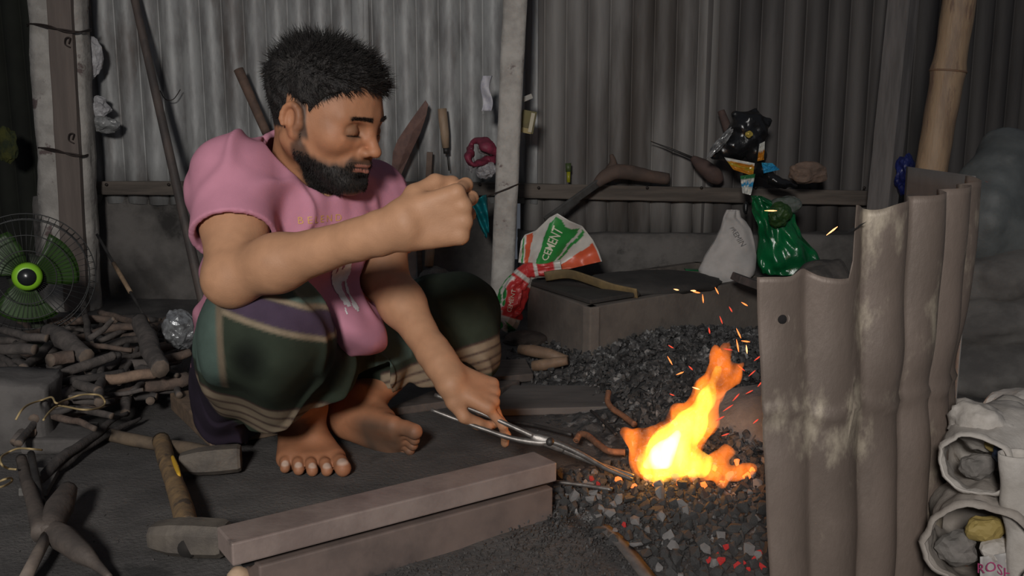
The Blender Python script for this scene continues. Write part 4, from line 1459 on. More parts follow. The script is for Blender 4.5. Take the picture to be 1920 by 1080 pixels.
grit(900, ((-1.2, 0.1), (1.15, 2.4)), 0.001, 0.003, 'floor_crumbs', dirt_m, 'scattered crumbs on the trodden floor around the man', 'soil', 8, lambda x, y: 0 if (-0.68 < x < 0.05 and 1.45 < y < 2.2) or (x > -0.45 and y < 1.5) else 1)
# ash mound by the screen
mound = mesh_obj('ash_mound', *blob((0.515, 1.72, 0.03), (0.16, 0.12, 0.10), 0.10, 1.8, 4, 4), M('grey_ash', (0.20, 0.185, 0.175), (0.13, 0.12, 0.115), scale=14, rough=0.97, bump=0.8, bscale=90),
                 label='rounded mound of grey ash right of the flames', cat='ash')

# flames: glowing gas bounded by tongue shapes
def gas(name, color, strength, nscale=34.0, lo=0.36, hi=0.62):
    m = bpy.data.materials.new(name)
    m.use_nodes = True
    N, L = m.node_tree.nodes, m.node_tree.links
    N.remove(N['Principled BSDF'])
    e = N.new('ShaderNodeEmission')
    e.inputs[0].default_value = (*color, 1)
    tc = N.new('ShaderNodeTexCoord')
    mp = N.new('ShaderNodeMapping')
    mp.inputs['Scale'].default_value = (1, 1, 0.42)
    mp.inputs['Rotation'].default_value = (0, 0.45, 0)
    t = N.new('ShaderNodeTexNoise')
    t.inputs['Scale'].default_value = nscale
    t.inputs['Detail'].default_value = 3
    t.inputs['Distortion'].default_value = 0.6
    r = N.new('ShaderNodeMapRange')
    r.inputs['From Min'].default_value, r.inputs['From Max'].default_value = lo, hi
    r.inputs['To Min'].default_value, r.inputs['To Max'].default_value = 0.12 * strength, strength
    L.new(tc.outputs['Object'], mp.inputs[0])
    L.new(mp.outputs[0], t.inputs['Vector'])
    L.new(t.outputs['Fac'], r.inputs['Value'])
    L.new(r.outputs['Result'], e.inputs[1])
    L.new(e.outputs[0], N['Material Output'].inputs['Volume'])
    return m
fire = empty('forge_fire', (0.24, 1.5, 0.03), label='orange and yellow flames leaping from the coal hearth', cat='fire')
fire_l_o = fire_o
fire_l_o.parent = fire
fire_l_o.location = Vector(fire_o.location) - Vector(fire.location)
def tongue(chain, seed, k=0.02, amp=0.007, h=0.0045):
    pts = [A(P(px, py, Y)) for px, py, Y, r in chain]
    rr = [c[3] / 1750 * 1.5 for c in chain]
    lo = np.min(pts, 0) - max(rr) - 0.03
    hi = np.max(pts, 0) + max(rr) + 0.03
    s = Sculpt(lo, hi, h)
    return s, pts, rr, amp, seed
def flame(chains, name, mat, seed, amp=0.007):
    allp = [c for ch in chains for c in ch]
    s, _, _, _, _ = tongue(allp, seed)
    for ch in chains:
        pts = [A(P(px, py, Y)) for px, py, Y, r in ch]
        rr = [c[3] / 1750 * 1.5 for c in ch]
        for i in range(len(pts) - 1): s.cap(pts[i], pts[i + 1], rr[i], rr[i + 1], 0.016)
    s.field(lambda p: amp * vnoise(p * A((1, 1, 0.55)).astype(np.float32), 70, seed) + amp * 0.5 * vnoise(p * A((1, 1, 0.6)).astype(np.float32), 170, seed + 1))
    V, F = s.mesh(1)
    return fast_mesh(name, V, F, mat, fire)
outer = gas('flame_orange', (1.0, 0.20, 0.014), 50)
inner = gas('flame_yellow', (1.0, 0.46, 0.04), 95)
core = gas('flame_white', (1.0, 0.78, 0.25), 150)
flame([[(1215, 868, 1.49, 34), (1265, 845, 1.50, 52), (1300, 790, 1.50, 40), (1325, 735, 1.51, 30), (1348, 690, 1.52, 22), (1362, 660, 1.53, 9), (1368, 640, 1.53, 3)],
       [(1215, 850, 1.49, 30), (1192, 825, 1.49, 15), (1172, 812, 1.49, 5)],
       [(1335, 735, 1.52, 22), (1372, 700, 1.53, 13), (1400, 676, 1.54, 4)],
       [(1345, 700, 1.52, 18), (1338, 668, 1.52, 8), (1345, 650, 1.52, 3)],
       [(1225, 855, 1.49, 24), (1225, 815, 1.50, 12), (1240, 800, 1.50, 4)],
       [(1275, 800, 1.50, 22), (1280, 765, 1.50, 9), (1293, 745, 1.50, 3)]], 'flame', outer, 3, 0.010)
flame([[(1290, 885, 1.49, 24), (1340, 870, 1.50, 16), (1362, 845, 1.50, 8), (1358, 835, 1.50, 3)],
       [(1330, 888, 1.47, 14), (1385, 888, 1.47, 10), (1410, 875, 1.47, 4)],
       [(1340, 880, 1.48, 12), (1352, 905, 1.45, 6)],
       [(1395, 885, 1.47, 8), (1412, 878, 1.47, 5)]], 'flame', outer, 5, 0.006)
flame([[(1212, 868, 1.485, 26), (1252, 850, 1.495, 44), (1292, 795, 1.50, 31), (1322, 740, 1.51, 20), (1344, 692, 1.52, 10)],
       [(1240, 880, 1.48, 22), (1310, 868, 1.49, 16), (1335, 862, 1.49, 6)],
       [(1210, 850, 1.485, 14), (1192, 828, 1.485, 6)]], 'flame', inner, 9, 0.009)
flame([[(1212, 872, 1.48, 12), (1238, 858, 1.485, 22), (1270, 812, 1.495, 8)]], 'flame', core, 12, 0.004)

# sparks: glowing splinters thrown up over the hearth
spark_m = [emit_mat('spark_orange', (1.0, 0.22, 0.05), 2.2), emit_mat('spark_red', (1.0, 0.08, 0.04), 0.9), emit_mat('spark_bright', (1.0, 0.42, 0.16), 3.0)]
sp = [(1445, 395, 12, 1, 2), (1560, 433, 13, -40, 2), (1318, 560, 9, 80, 0), (1306, 548, 7, 10, 0), (1344, 545, 8, 60, 0), (1352, 600, 8, 70, 1), (1385, 625, 10, 65, 0), (1383, 648, 12, 80, 0),
      (1398, 640, 9, 10, 0), (1400, 655, 9, 80, 2), (1365, 655, 9, 10, 1), (1420, 672, 8, -40, 1), (1258, 650, 6, 30, 1), (1256, 676, 9, 60, 0), (1275, 700, 8, -20, 0), (1295, 690, 6, 45, 1),
      (1305, 728, 8, 20, 2), (1390, 690, 10, 40, 1), (1410, 700, 9, -45, 1), (1380, 745, 10, -50, 1), (1365, 765, 12, -35, 1), (1350, 785, 10, -30, 1), (1395, 770, 9, -60, 1), (1417, 790, 7, -40, 1),
      (1375, 800, 9, -30, 1), (1340, 800, 8, -55, 1), (1360, 815, 8, -20, 1), (1430, 640, 7, 15, 1), (1436, 660, 6, 0, 1), (1330, 620, 6, 80, 1), (1370, 580, 6, 60, 1), (1396, 570, 7, 30, 0),
      (1405, 735, 8, -30, 1), (1425, 720, 7, -50, 1), (1260, 740, 5, 20, 1), (1300, 545, 5, 0, 2), (1268, 543, 5, 10, 2)]
for (px, py, L, ang, mi) in sp:
    Y = 1.5 + random.uniform(-0.12, 0.18)
    c = P(px, py, Y)
    a_ = math.radians(-ang)
    d = Vector((math.cos(a_), random.uniform(-0.3, 0.3), math.sin(a_)))
    l = L / 1750 * Y
    MB().add(tube([c - d * l, c - d * l * 0.3, c + d * l * 0.4, c + d * l], [0.0003, 0.0011, 0.0013, 0.0003], 5)).build('spark', spark_m[mi], loc=c,
        label='glowing orange spark flying above the fire', cat='spark', group='sparks over the forge')

# ================================================================== iron in and around the hearth
iron_m = M('bright_iron', (0.24, 0.22, 0.205), (0.13, 0.118, 0.11), scale=40, rough=0.42, metal=0.6, bump=0.15, bscale=120)
darkiron_m = M('dark_iron', (0.060, 0.055, 0.052), (0.035, 0.032, 0.031), scale=40, rough=0.55, metal=0.4)
rust_m = M('rusty_iron', (0.22, 0.105, 0.055), (0.13, 0.065, 0.04), scale=50, rough=0.75, bump=0.5, bscale=140)
steel_m = M('worn_steel_bar', (0.34, 0.265, 0.235), (0.25, 0.19, 0.17), scale=12, rough=0.42, metal=0.25, bump=0.2, bscale=60, c3=(0.06, 0.05, 0.048), c3scale=7, c3lo=0.60, c3hi=0.68)
tongs = empty('tongs', tuple(P(1033, 832, 1.462)), label='long steel tongs held in the left hand, tips in the fire', cat='tongs')
TY = 1.462
h1 = [P(815, 740, 1.500), P(870, 762, 1.487), P(925, 784, 1.475), P(985, 811, 1.466), P(1018, 826, 1.463), P(1040, 837, 1.460), P(1105, 864, 1.457), P(1150, 880, 1.455), P(1188, 893, 1.452)]
h2 = [P(808, 768, 1.488), P(860, 788, 1.480), P(905, 804, 1.472), P(960, 822, 1.466), P(1010, 830, 1.459), P(1040, 830, 1.457), P(1090, 852, 1.452), P(1140, 880, 1.450), P(1186, 899, 1.448)]
MB().add(tube(smooth_path(h1, 5), lerp_list([0.0034, 0.0034, 0.0036, 0.0045, 0.0060, 0.0060, 0.0046, 0.0042, 0.0034], 41), 10)).build('tongs_arm', iron_m, tongs)
MB().add(tube(smooth_path(h2, 5), lerp_list([0.0034, 0.0034, 0.0036, 0.0045, 0.0060, 0.0060, 0.0046, 0.0042, 0.0034], 41), 10)).build('tongs_arm', iron_m, tongs)
jc = P(1030, 830, 1.458)
for dy, s0_, s1_ in ((0.003, 1000, 1062), (-0.003, 996, 1058)):
    MB().add(tube(smooth_path([P(s0_, 818, 1.463 + dy), P(1030, 830, 1.459 + dy), P(s1_, 844, 1.457 + dy)], 5), lerp_list([0.0045, 0.0085, 0.0095, 0.0080, 0.0045], 11), 10, flat=0.35, up=(0, 0.3, 1))).build('joint_plate', iron_m, tongs)
MB().add(lathe([(0.002, -0.012), (0.0065, -0.010), (0.0065, 0.010), (0.002, 0.012)], jc, (0.1, -0.8, 0.5), 14)).build('rivet', darkiron_m, tongs)

def rod(name, pix, r, mat, label, cat, n=8, k=5, Ys=None, z=0.02, hollow=False, group=None, seed=0, na=0.0):
    pts = [P(px, py, Ys[i]) if Ys else G(px, py, z if not hasattr(z, '__len__') else z[i]) for i, (px, py) in enumerate(pix)]
    sp_ = smooth_path(pts, k) if len(pts) > 2 else [pts[0].lerp(pts[1], t / 6) for t in range(7)]
    rr = r if not hasattr(r, '__len__') else lerp_list(r, len(sp_))
    return MB().add(tube(sp_, rr, n, na, 30, seed)).build(name, mat, loc=pts[0], label=label, cat=cat, group=group)
def rod_h(name, pix, r, mat, label, cat, z):
    """bent hollow pipe with an open end"""
    pts = smooth_path([G(px, py, z[i]) for i, (px, py) in enumerate(pix)], 6)
    e = empty(name, tuple(pts[0]), label=label, cat=cat)
    MB().add(tube(pts, r, 12)).build('pipe', mat, e)
    d = (pts[0] - pts[1]).normalized()
    MB().add(torus(pts[0], d, r * 0.85, r * 0.22, 16, 6)).build('pipe_mouth', mat, e)
rod_h('bent_pipe', [(1080, 826), (1088, 814), (1102, 817), (1120, 832), (1142, 846), (1172, 848)], 0.0062, rust_m, 'rusty bent iron pipe hooked out of the left of the flames', 'pipe', [0.030, 0.038, 0.040, 0.036, 0.034, 0.034])
rod_h('bent_pipe', [(1141, 735), (1139, 752), (1148, 766), (1166, 778), (1190, 796)], 0.0060, rust_m, 'rusty bent iron pipe rising behind the flames', 'pipe', [0.075, 0.062, 0.055, 0.05, 0.045])
rod('iron_rod', [(1108, 770), (1130, 790), (1154, 815)], 0.0026, darkiron_m, 'thin black iron rod slanting between the two rusty pipes', 'rod', z=[0.05, 0.045, 0.04])
rod('iron_rod', [(946, 790), (1000, 797), (1072, 815)], 0.0040, darkiron_m, 'dark iron rod lying behind the tongs', 'rod', z=[0.022, 0.022, 0.025])
rod('iron_rod', [(1038, 903), (1090, 909), (1148, 918)], 0.0036, iron_m, 'short bright iron rod beside the right end of the anvil bar', 'rod', z=[0.03, 0.03, 0.03])
strip = [G(1128, 985, 0.012), G(1165, 1018, 0.010), G(1222, 1090, 0.008)]
MB().add(tube(smooth_path(strip, 5), 0.0115, 4, flat=0.14, up=(1, 0.6, 0))).build('iron_strip', M('grey_strip', (0.15, 0.135, 0.125), (0.10, 0.09, 0.085), scale=30, rough=0.8), loc=strip[1],
    label='flat grey iron strip lying on the ash in front of the coals', cat='strip')

# anvil bar on its block
anv = empty('anvil_bar', (-0.15, 1.28, 0), label='long square steel bar laid on a block, in front of the bare foot', cat='anvil')
tl, tr = G(434, 1020, 0.095), G(1044, 867, 0.095)
ddir = (tr - tl).normalized()
sdir = Vector((-ddir.y, ddir.x, 0))
def bar(a, b, w, z0, z1, bev):
    q = []
    for z in (z0, z1): q += [Vector((a.x, a.y, z)), Vector((b.x, b.y, z)), Vector((b.x, b.y, z)) + sdir * w, Vector((a.x, a.y, z)) + sdir * w]
    return box8(q, bev)
MB().add(bar(tl, tr, 0.062, 0.064, 0.095, 0.0025)).build('steel_bar', steel_m, anv, smooth=False)
MB().add(bar(tl + ddir * 0.02 + sdir * 0.022, tr - ddir * 0.004 + sdir * 0.022, 0.030, 0.048, 0.066, 0.001)).build('gap_shade_strip', M('gap_shade_black', (0.012, 0.011, 0.011), rough=0.9), anv, smooth=False)  # added black strip: shade of the gap under the bar, put into colour
MB().add(bar(tl + ddir * 0.035 + sdir * 0.004, tr - ddir * 0.004 + sdir * 0.004, 0.055, -0.01, 0.053, 0.003)).build('base_block', M('base_block_wood', (0.17, 0.125, 0.108), (0.11, 0.083, 0.074), scale=9, rough=0.7, bump=0.3, c3=(0.035, 0.03, 0.03)), anv, smooth=False)

# knob of a handle at the lower edge
k0 = G(447, 1086, 0.016)
MB().add(lathe([(0.004, -0.016), (0.012, -0.012), (0.0165, 0), (0.0145, 0.010), (0.006, 0.0165), (0.001, 0.0175)], k0, (0.1, 0.85, 0.35), 18)).build('wooden_knob', M('pale_wood', (0.52, 0.37, 0.25), (0.42, 0.29, 0.19), scale=40, rough=0.55), loc=k0,
    label='pale round wooden knob at the left front corner of the anvil bar', cat='knob')

# hammers
def hammer_head(c0, c1, w0, w1, mat, parent, up=(0, 0, 1), n=8):
    """octagonal block, narrower at one end"""
    pts = [c0, c0.lerp(c1, 0.04), c0.lerp(c1, 0.30), c0.lerp(c1, 0.62), c0.lerp(c1, 0.95), c1]
    V, F = [], []
    d = (c1 - c0).normalized()
    s_ = d.cross(Vector(up)).normalized()
    u_ = s_.cross(d)
    prof = [(-1, -0.55), (-0.55, -1), (0.55, -1), (1, -0.55), (1, 0.55), (0.55, 1), (-0.55, 1), (-1, 0.55)]
    ws = [w0 * 0.9, w0, (w0 + w1) * 0.56, w1 * 1.04, w1, w1 * 0.9]
    for p, w in zip(pts, ws):
        for x, y in prof: V.append(p + s_ * x * w + u_ * y * w * 0.92)
    for i in range(5):
        for k in range(8): F.append((i * 8 + k, i * 8 + (k + 1) % 8, (i + 1) * 8 + (k + 1) % 8, (i + 1) * 8 + k))
    F += [tuple(range(7, -1, -1)), tuple(range(40, 48))]
    return mesh_obj('hammer_head', V, F, mat, parent, smooth=False)
headiron = M('hammer_iron', (0.170, 0.145, 0.120), (0.105, 0.09, 0.078), scale=18, rough=0.6, metal=0.3, bump=0.3, bscale=80)
hw = M('hammer_wood', (0.26, 0.165, 0.080), (0.15, 0.10, 0.058), scale=20, stretch=(2, 2, 2), rough=0.65, bump=0.3, c3=(0.075, 0.055, 0.04), c3scale=14)
ham = empty('hammer', tuple(G(352, 1010, 0.03)), label='sledgehammer with yellow-marked handle, its head at the left end of the anvil bar', cat='hammer')
hammer_head(G(287, 1004, 0.026), G(424, 1010, 0.028), 0.020, 0.026, headiron, ham)
MB().add(lathe([(0.013, 0), (0.0135, 0.002)], G(352, 1020, 0.022) + Vector((0.004, -0.014, 0)), (0.05, -1, 0.1), 14)).build('eye', M('eye_black', (0.02, 0.017, 0.015), rough=0.9), ham)
hpts = [G(352, 990, 0.034), G(340, 945, 0.032), G(325, 900, 0.030), G(312, 862, 0.029), G(302, 826, 0.028)]
MB().add(tube(smooth_path(hpts, 6), lerp_list([0.0165, 0.0165, 0.0150, 0.0150, 0.0165], 25), 14, 0.06, 25, 4)).build('handle', hw, ham)
yp = [G(331, 894, 0.0395) + Vector((0.006, -0.006, 0.001)), G(326, 878, 0.0395) + Vector((0.006, -0.006, 0.001)), G(318, 856, 0.0395) + Vector((0.006, -0.006, 0))]
MB().add(tube(smooth_path(yp, 4), [0.006, 0.008, 0.0085, 0.009, 0.0088, 0.0085, 0.008, 0.0075, 0.006], 8, flat=0.5, up=(0, 0.6, 1))).build('paint_mark', M('yellow_paint', (0.62, 0.36, 0.03), rough=0.5), ham, label='yellow paint mark')
ham2 = empty('hammer', tuple(G(390, 866, 0.03)), label='blunt hammer lying beside the bare foot, handle pointing left', cat='hammer')
hammer_head(G(338, 868, 0.026), G(452, 858, 0.028), 0.018, 0.024, headiron, ham2)
MB().add(tube(smooth_path([G(398, 852, 0.030), G(355, 842, 0.028), G(300, 834, 0.014), G(245, 824, 0.012), G(200, 814, 0.012)], 6), lerp_list([0.0135, 0.0135, 0.012, 0.0125, 0.013], 25), 12, 0.08, 25, 9)).build('handle', M('dark_handle', (0.17, 0.125, 0.085), (0.10, 0.075, 0.055), scale=18, rough=0.7, bump=0.3), ham2)

# low seat
sb = empty('low_seat', (-0.52, 1.78, 0), label='low wooden block the man sits on', cat='seat')
c0 = G(394, 836, 0.0)
e1 = (G(334, 778, 0.0) - c0)
e1 = e1.normalized() * 0.30
e2 = Vector((e1.y, -e1.x, 0)).normalized() * 0.20
z0, z1 = -0.005, 0.034
MB().add(box8([c0 + Vector((0, 0, z0)), c0 + e2 + Vector((0, 0, z0)), c0 + e2 + e1 + Vector((0, 0, z0)), c0 + e1 + Vector((0, 0, z0)),
               c0 + Vector((0, 0, z1)), c0 + e2 + Vector((0, 0, z1)), c0 + e2 + e1 + Vector((0, 0, z1)), c0 + e1 + Vector((0, 0, z1))], 0.004)).build('seat_board', M('seat_wood', (0.20, 0.135, 0.09), (0.12, 0.085, 0.06), scale=10, stretch=(1, 3, 3), rough=0.75, bump=0.4), sb, smooth=False)

# pick heads and rods at the left front
pickm = M('pick_iron', (0.125, 0.10, 0.085), (0.075, 0.062, 0.055), scale=22, rough=0.7, metal=0.2, bump=0.35, bscale=70)
pk = empty('pick', tuple(G(90, 1000, 0.03)), label='pick with crossed rust-grey prongs lying at the left front', cat='pick')
MB().add(tube(smooth_path([G(128, 918, 0.040), G(112, 950, 0.036), G(96, 985, 0.032), G(86, 1000, 0.030)], 6), lerp_list([0.014, 0.021, 0.018, 0.012], 19), 10, 0.08, 30, 3)).build('prong', pickm, pk)
MB().add(tube(smooth_path([G(86, 988, 0.030), G(118, 1008, 0.026), G(155, 1038, 0.020), G(180, 1058, 0.014), G(206, 1082, 0.010)], 6), lerp_list([0.013, 0.019, 0.015, 0.008, 0.004], 25), 10, 0.08, 30, 4)).build('prong', pickm, pk)
MB().add(tube([G(88, 1005, 0.026), G(70, 1040, 0.022), G(42, 1095, 0.016)], 0.0085, 10, 0.05)).build('shaft', M('pick_shaft', (0.20, 0.16, 0.13), (0.13, 0.105, 0.09), scale=30, rough=0.7), pk)
MB().add(tube(smooth_path([G(80, 1000, 0.03), G(66, 950, 0.034), G(50, 900, 0.036), G(40, 860, 0.040)], 5), lerp_list([0.016, 0.012, 0.010, 0.009], 16), 10, 0.08, 30, 5)).build('prong', pickm, pk)
rod('iron_rod', [(58, 850), (68, 900), (78, 945)], 0.006, darkiron_m, 'stubby dark iron rod standing by the pick at the left front', 'rod', z=[0.06, 0.04, 0.02])
blk = G(75, 915, 0.0)
mesh_obj('iron_plate', *obox((blk.x, blk.y, 0.012), (0.045, 0.09, 0.014), (0.05, 0.1, 0.25), 0.002), M('plate_grey', (0.16, 0.15, 0.14), (0.10, 0.095, 0.09), scale=30, rough=0.7), smooth=False, loc=(blk.x, blk.y, 0),
         label='small grey iron plate under the tips of the long branches', cat='plate')

# firewood
bark = [M('bark_grey', (0.125, 0.105, 0.095), (0.070, 0.060, 0.055), scale=30, rough=0.9, bump=0.6, bscale=90),
        M('bark_brown', (0.165, 0.115, 0.090), (0.095, 0.070, 0.058), scale=30, rough=0.9, bump=0.6, bscale=90),
        M('bark_tan', (0.27, 0.18, 0.125), (0.17, 0.115, 0.085), scale=30, rough=0.85, bump=0.5, bscale=90),
        M('bark_dark', (0.070, 0.060, 0.056), (0.040, 0.035, 0.033), scale=30, rough=0.9, bump=0.6, bscale=90)]
endwood = M('cut_wood', (0.17, 0.125, 0.095), (0.115, 0.088, 0.07), scale=60, rough=0.85)
def stick(pix, z, rpx, mat, label=None, group='firewood sticks', seed=0):
    pts = [G(px, py, zz) for (px, py), zz in zip(pix, z)]
    Ym = sum(p.y for p in pts) / len(pts)
    rr = [r / 1750 * Ym for r in rpx]
    sp_ = smooth_path(pts, 7) if len(pts) > 2 else [pts[0].lerp(pts[1], t / 9) for t in range(10)]
    sp_ = [p + Vector((mnoise.noise(p * 18 + Vector((seed, 0, 0))), mnoise.noise(p * 18 + Vector((0, seed, 5))), mnoise.noise(p * 18 + Vector((0, 3, seed))))) * 0.006 for p in sp_]
    o = MB().add(tube(sp_, lerp_list(rr, len(sp_)), 9, 0.16, 40, seed)).build('firewood_stick', mat, loc=pts[0],
        label=label or 'thin grey stick lying in the heap of firewood', cat='firewood', group=group if not label else 'firewood heap')
    o.data.materials.append(endwood)
    for p in o.data.polygons:
        if len(p.vertices) > 4: p.material_index = 1
    return o
named = [
    ([(111, 782), (230, 742), (350, 708)], (0.035, 0.045, 0.055), (9, 13, 16), 1, 'long brown branch at the right of the heap, running to the man\'s hip'),
    ([(30, 832), (110, 745), (200, 690), (225, 668)], (0.03, 0.07, 0.085, 0.09), (8, 10, 9, 6), 0, 'long grey root bending across the left of the heap'),
    ([(70, 902), (137, 843), (190, 805), (236, 775)], (0.02, 0.03, 0.035, 0.035), (11, 9, 8, 4), 3, 'dark forked branch lying lowest, nearest the hammers'),
    ([(88, 893), (150, 845), (215, 805), (264, 782)], (0.015, 0.02, 0.02, 0.02), (9, 8, 7, 3), 3, 'dark branch close beside the forked one, nearest the hammers'),
    ([(197, 712), (245, 706), (290, 699)], (0.09, 0.09, 0.09), (10, 11, 10), 2, 'short tan peeled stick lying on top of the heap'),
    ([(141, 720), (162, 726), (183, 731)], (0.10, 0.10, 0.10), (9, 10, 9), 0, 'stubby grey cut stick left of the tan peeled one'),
    ([(262, 600), (280, 645), (300, 694)], (0.14, 0.12, 0.10), (16, 19, 16), 0, 'thick grey log pointing towards the viewer at the back of the heap'),
    ([(93, 618), (125, 640), (165, 668)], (0.13, 0.13, 0.12), (15, 19, 14), 0, 'thick crooked grey log in front of the fan'),
    ([(81, 716), (150, 690), (216, 665)], (0.10, 0.11, 0.12), (8, 10, 9), 0, 'grey branch crossing the top of the heap'),
    ([(33, 834), (62, 790), (100, 755)], (0.04, 0.06, 0.08), (8, 7, 6), 3, 'short dark stick at the left edge of the heap'),
    ([(0, 618), (45, 630), (88, 634)], (0.13, 0.13, 0.13), (7, 8, 8), 0, 'grey branch at the left edge below the fan'),
    ([(92, 676), (112, 670), (136, 667)], (0.12, 0.12, 0.12), (13, 14, 13), 1, 'stub of brown log behind the wire loops'),
    ([(0, 655), (35, 654), (68, 657)], (0.12, 0.12, 0.12), (10, 12, 10), 0, 'grey log end at the left edge above the stone'),
    ([(302, 676), (330, 668), (356, 662)], (0.07, 0.07, 0.07), (8, 9, 8), 1, 'reddish brown stick end beside the crumpled foil'),
    ([(165, 634), (190, 618), (214, 598)], (0.13, 0.15, 0.18), (6, 6, 4), 0, 'grey twig slanting up at the back of the heap'),
]
for i, (pix, z, r, mi, lab) in enumerate(named): stick(pix, z, r, bark[mi], lab, seed=i + 1)
for i in range(120):
    px, py = random.uniform(-10, 345), random.uniform(600, 790)
    if py > 822 - 0.36 * (px - 30) or (py > 720 and px < 60): continue
    L, ang = random.uniform(30, 80), random.gauss(-22, 38)
    dx, dy = math.cos(math.radians(ang)) * L, math.sin(math.radians(ang)) * L * 0.55
    zz = max(0.02, 0.105 * (1 - abs(px - 170) / 300) * random.uniform(0.4, 1.0))
    bend = random.uniform(-8, 8)
    r = random.uniform(4.5, 9.5)
    stick([(px - dx, py - dy), (px, py + bend), (px + dx, py + dy)], (zz + random.uniform(-.015, .015), zz, zz + random.uniform(-.015, .015)), (r, r * 1.05, r * 0.8), bark[random.choice([0, 0, 0, 1, 1, 3])], seed=30 + i)
loopm = M('yellow_wire', (0.42, 0.31, 0.15), rough=0.6)
zx = lambda x, y: (x * 0.37037, y * 0.37037 + 680)
def loop(pts, z, label):
    q = [G(*zx(x, y), z + 0.012 * math.sin(i * 1.7)) for i, (x, y) in enumerate(pts)]
    MB().add(tube(smooth_path(q, 6), 0.0019, 6)).build('wire_loop', loopm, loc=q[0], label=label, cat='wire')
loop([(80, 290), (110, 240), (150, 210), (210, 190), (262, 175), (285, 205), (330, 190), (400, 165), (460, 160), (510, 168), (532, 205), (500, 230), (420, 238), (330, 222), (290, 220), (250, 250), (220, 290)], 0.115, 'tangled yellow wire looped over the firewood')
loop([(212, 442), (150, 436), (90, 435), (40, 455), (5, 480), (8, 515), (40, 535), (82, 540)], 0.06, 'open yellow wire loop at the left edge under the heap')
loop([(-20, 610), (25, 590), (55, 584), (60, 600), (25, 622), (-20, 635)], 0.05, 'small yellow wire loop at the left edge, lowest of them')
def rough_block(c, size, rot, seed, n=7):
    """block with worn, uneven faces"""
    bm = bmesh.new()
    bmesh.ops.create_cube(bm, size=1.0)
    bmesh.ops.bevel(bm, geom=list(bm.edges), offset=0.05, segments=1, affect='EDGES')
    bmesh.ops.subdivide_edges(bm, edges=list(bm.edges), cuts=3, use_grid_fill=True)
    m = Euler(rot).to_matrix()
    for v in bm.verts:
        p = Vector((v.co.x * size[0], v.co.y * size[1], v.co.z * size[2]))
        d = Vector((mnoise.noise(p * 14 + Vector((seed, 0, 0))), mnoise.noise(p * 14 + Vector((0, seed, 4))), mnoise.noise(p * 14 + Vector((7, 0, seed)))))
        v.co = Vector(c) + m @ (p + d * 0.014)
    return bm_out(bm)
stone = mesh_obj('stone_block', *rough_block(tuple(G(18, 775, 0.06)), (0.17, 0.13, 0.15), (0.05, 0.06, 0.15), 3), M('grey_stone', (0.125, 0.115, 0.11), (0.08, 0.073, 0.07), scale=12, rough=0.95, bump=0.7), loc=tuple(G(18, 775, 0.0)),
                 label='grey stone block at the left edge beside the firewood', cat='stone')
mesh_obj('stone_slab', *obox(tuple(G(115, 820, 0.015)), (0.12, 0.10, 0.03), (0.05, 0.06, 0.2), 0.006), bpy.data.materials['grey_stone'], smooth=False, loc=tuple(G(115, 820, 0.0)),
         label='flat grey stone under the front of the firewood', cat='stone')
foil = mesh_obj('crumpled_foil', *blob(tuple(P(336, 618, 2.25)), (0.040, 0.04, 0.048), 0.22, 2.6, 9, 4, True), M('silver_plastic', (0.42, 0.43, 0.44), (0.20, 0.20, 0.21), scale=50, rough=0.22, metal=0.5, bump=0.6, bscale=60), smooth=False,
                loc=tuple(P(336, 640, 2.25)), label='crumpled silvery plastic bag behind the man, on the firewood', cat='bag')

# table fan
fan = empty('fan', tuple(P(45, 640, 2.45)), label='small table fan with lime green hub and blades behind the firewood', cat='fan')
fc = P(52, 517, 2.45)
ax = Vector((0.42, -0.90, 0.05)).normalized()
_, fu, fw = frame_of(ax)
cage_m = M('cage_wire', (0.05, 0.05, 0.05), rough=0.5, metal=0.5)
lime = M('lime_plastic', (0.28, 0.62, 0.03), rough=0.35, spec=0.5)
lime2 = M('green_blade', (0.035, 0.085, 0.014), (0.025, 0.055, 0.012), scale=8, rough=0.4)
for R_, h_ in ((0.165, 0.0), (0.150, 0.026), (0.110, 0.040), (0.070, 0.046)):
    MB().add(torus(fc + ax * h_, ax, R_, 0.0016, 56, 5)).build('cage_ring', cage_m, fan)
MB().add(torus(fc - ax * 0.045, ax, 0.150, 0.0018, 56, 5)).build('cage_ring', cage_m, fan)
cw = MB()
for k in range(56):
    a = 2 * math.pi * k / 56
    e = fu * math.cos(a) + fw * math.sin(a)
    cw.add(tube([fc + ax * 0.046 + e * 0.040, fc + ax * 0.040 + e * 0.110, fc + ax * 0.026 + e * 0.150, fc + e * 0.165, fc - ax * 0.045 + e * 0.150], 0.0008, 4))
o = cw.build('cage_wires', cage_m, fan)
o['kind'] = 'stuff'
for k in range(3):
    a0 = 2 * math.pi * k / 3 + 0.5
    def bl(u, v):
        r = 0.03 + 0.095 * v
        a = a0 + (u - 0.5) * (1.5 - 0.2 * v) + 0.25 * v
        e = fu * math.cos(a) + fw * math.sin(a)
        return fc + e * r + ax * (0.022 * (u - 0.5))
    V, F = sheet(bl, 10, 8, 0.002)
    mesh_obj('blade', V, F, lime2, fan)
MB().add(lathe([(0.016, -0.02), (0.036, -0.012), (0.037, 0.030), (0.032, 0.040), (0.024, 0.043)], fc, ax, 28)).build('hub', lime, fan)
MB().add(lathe([(0.024, 0.040), (0.022, 0.047), (0.014, 0.052), (0.002, 0.054)], fc, ax, 24)).build('hub_cap', M('hub_black', (0.02, 0.022, 0.024), rough=0.25), fan)
MB().add(lathe([(0.05, -0.09), (0.055, -0.05), (0.03, -0.04)], fc, ax, 24)).build('motor', M('fan_grey', (0.06, 0.07, 0.05), rough=0.5), fan)
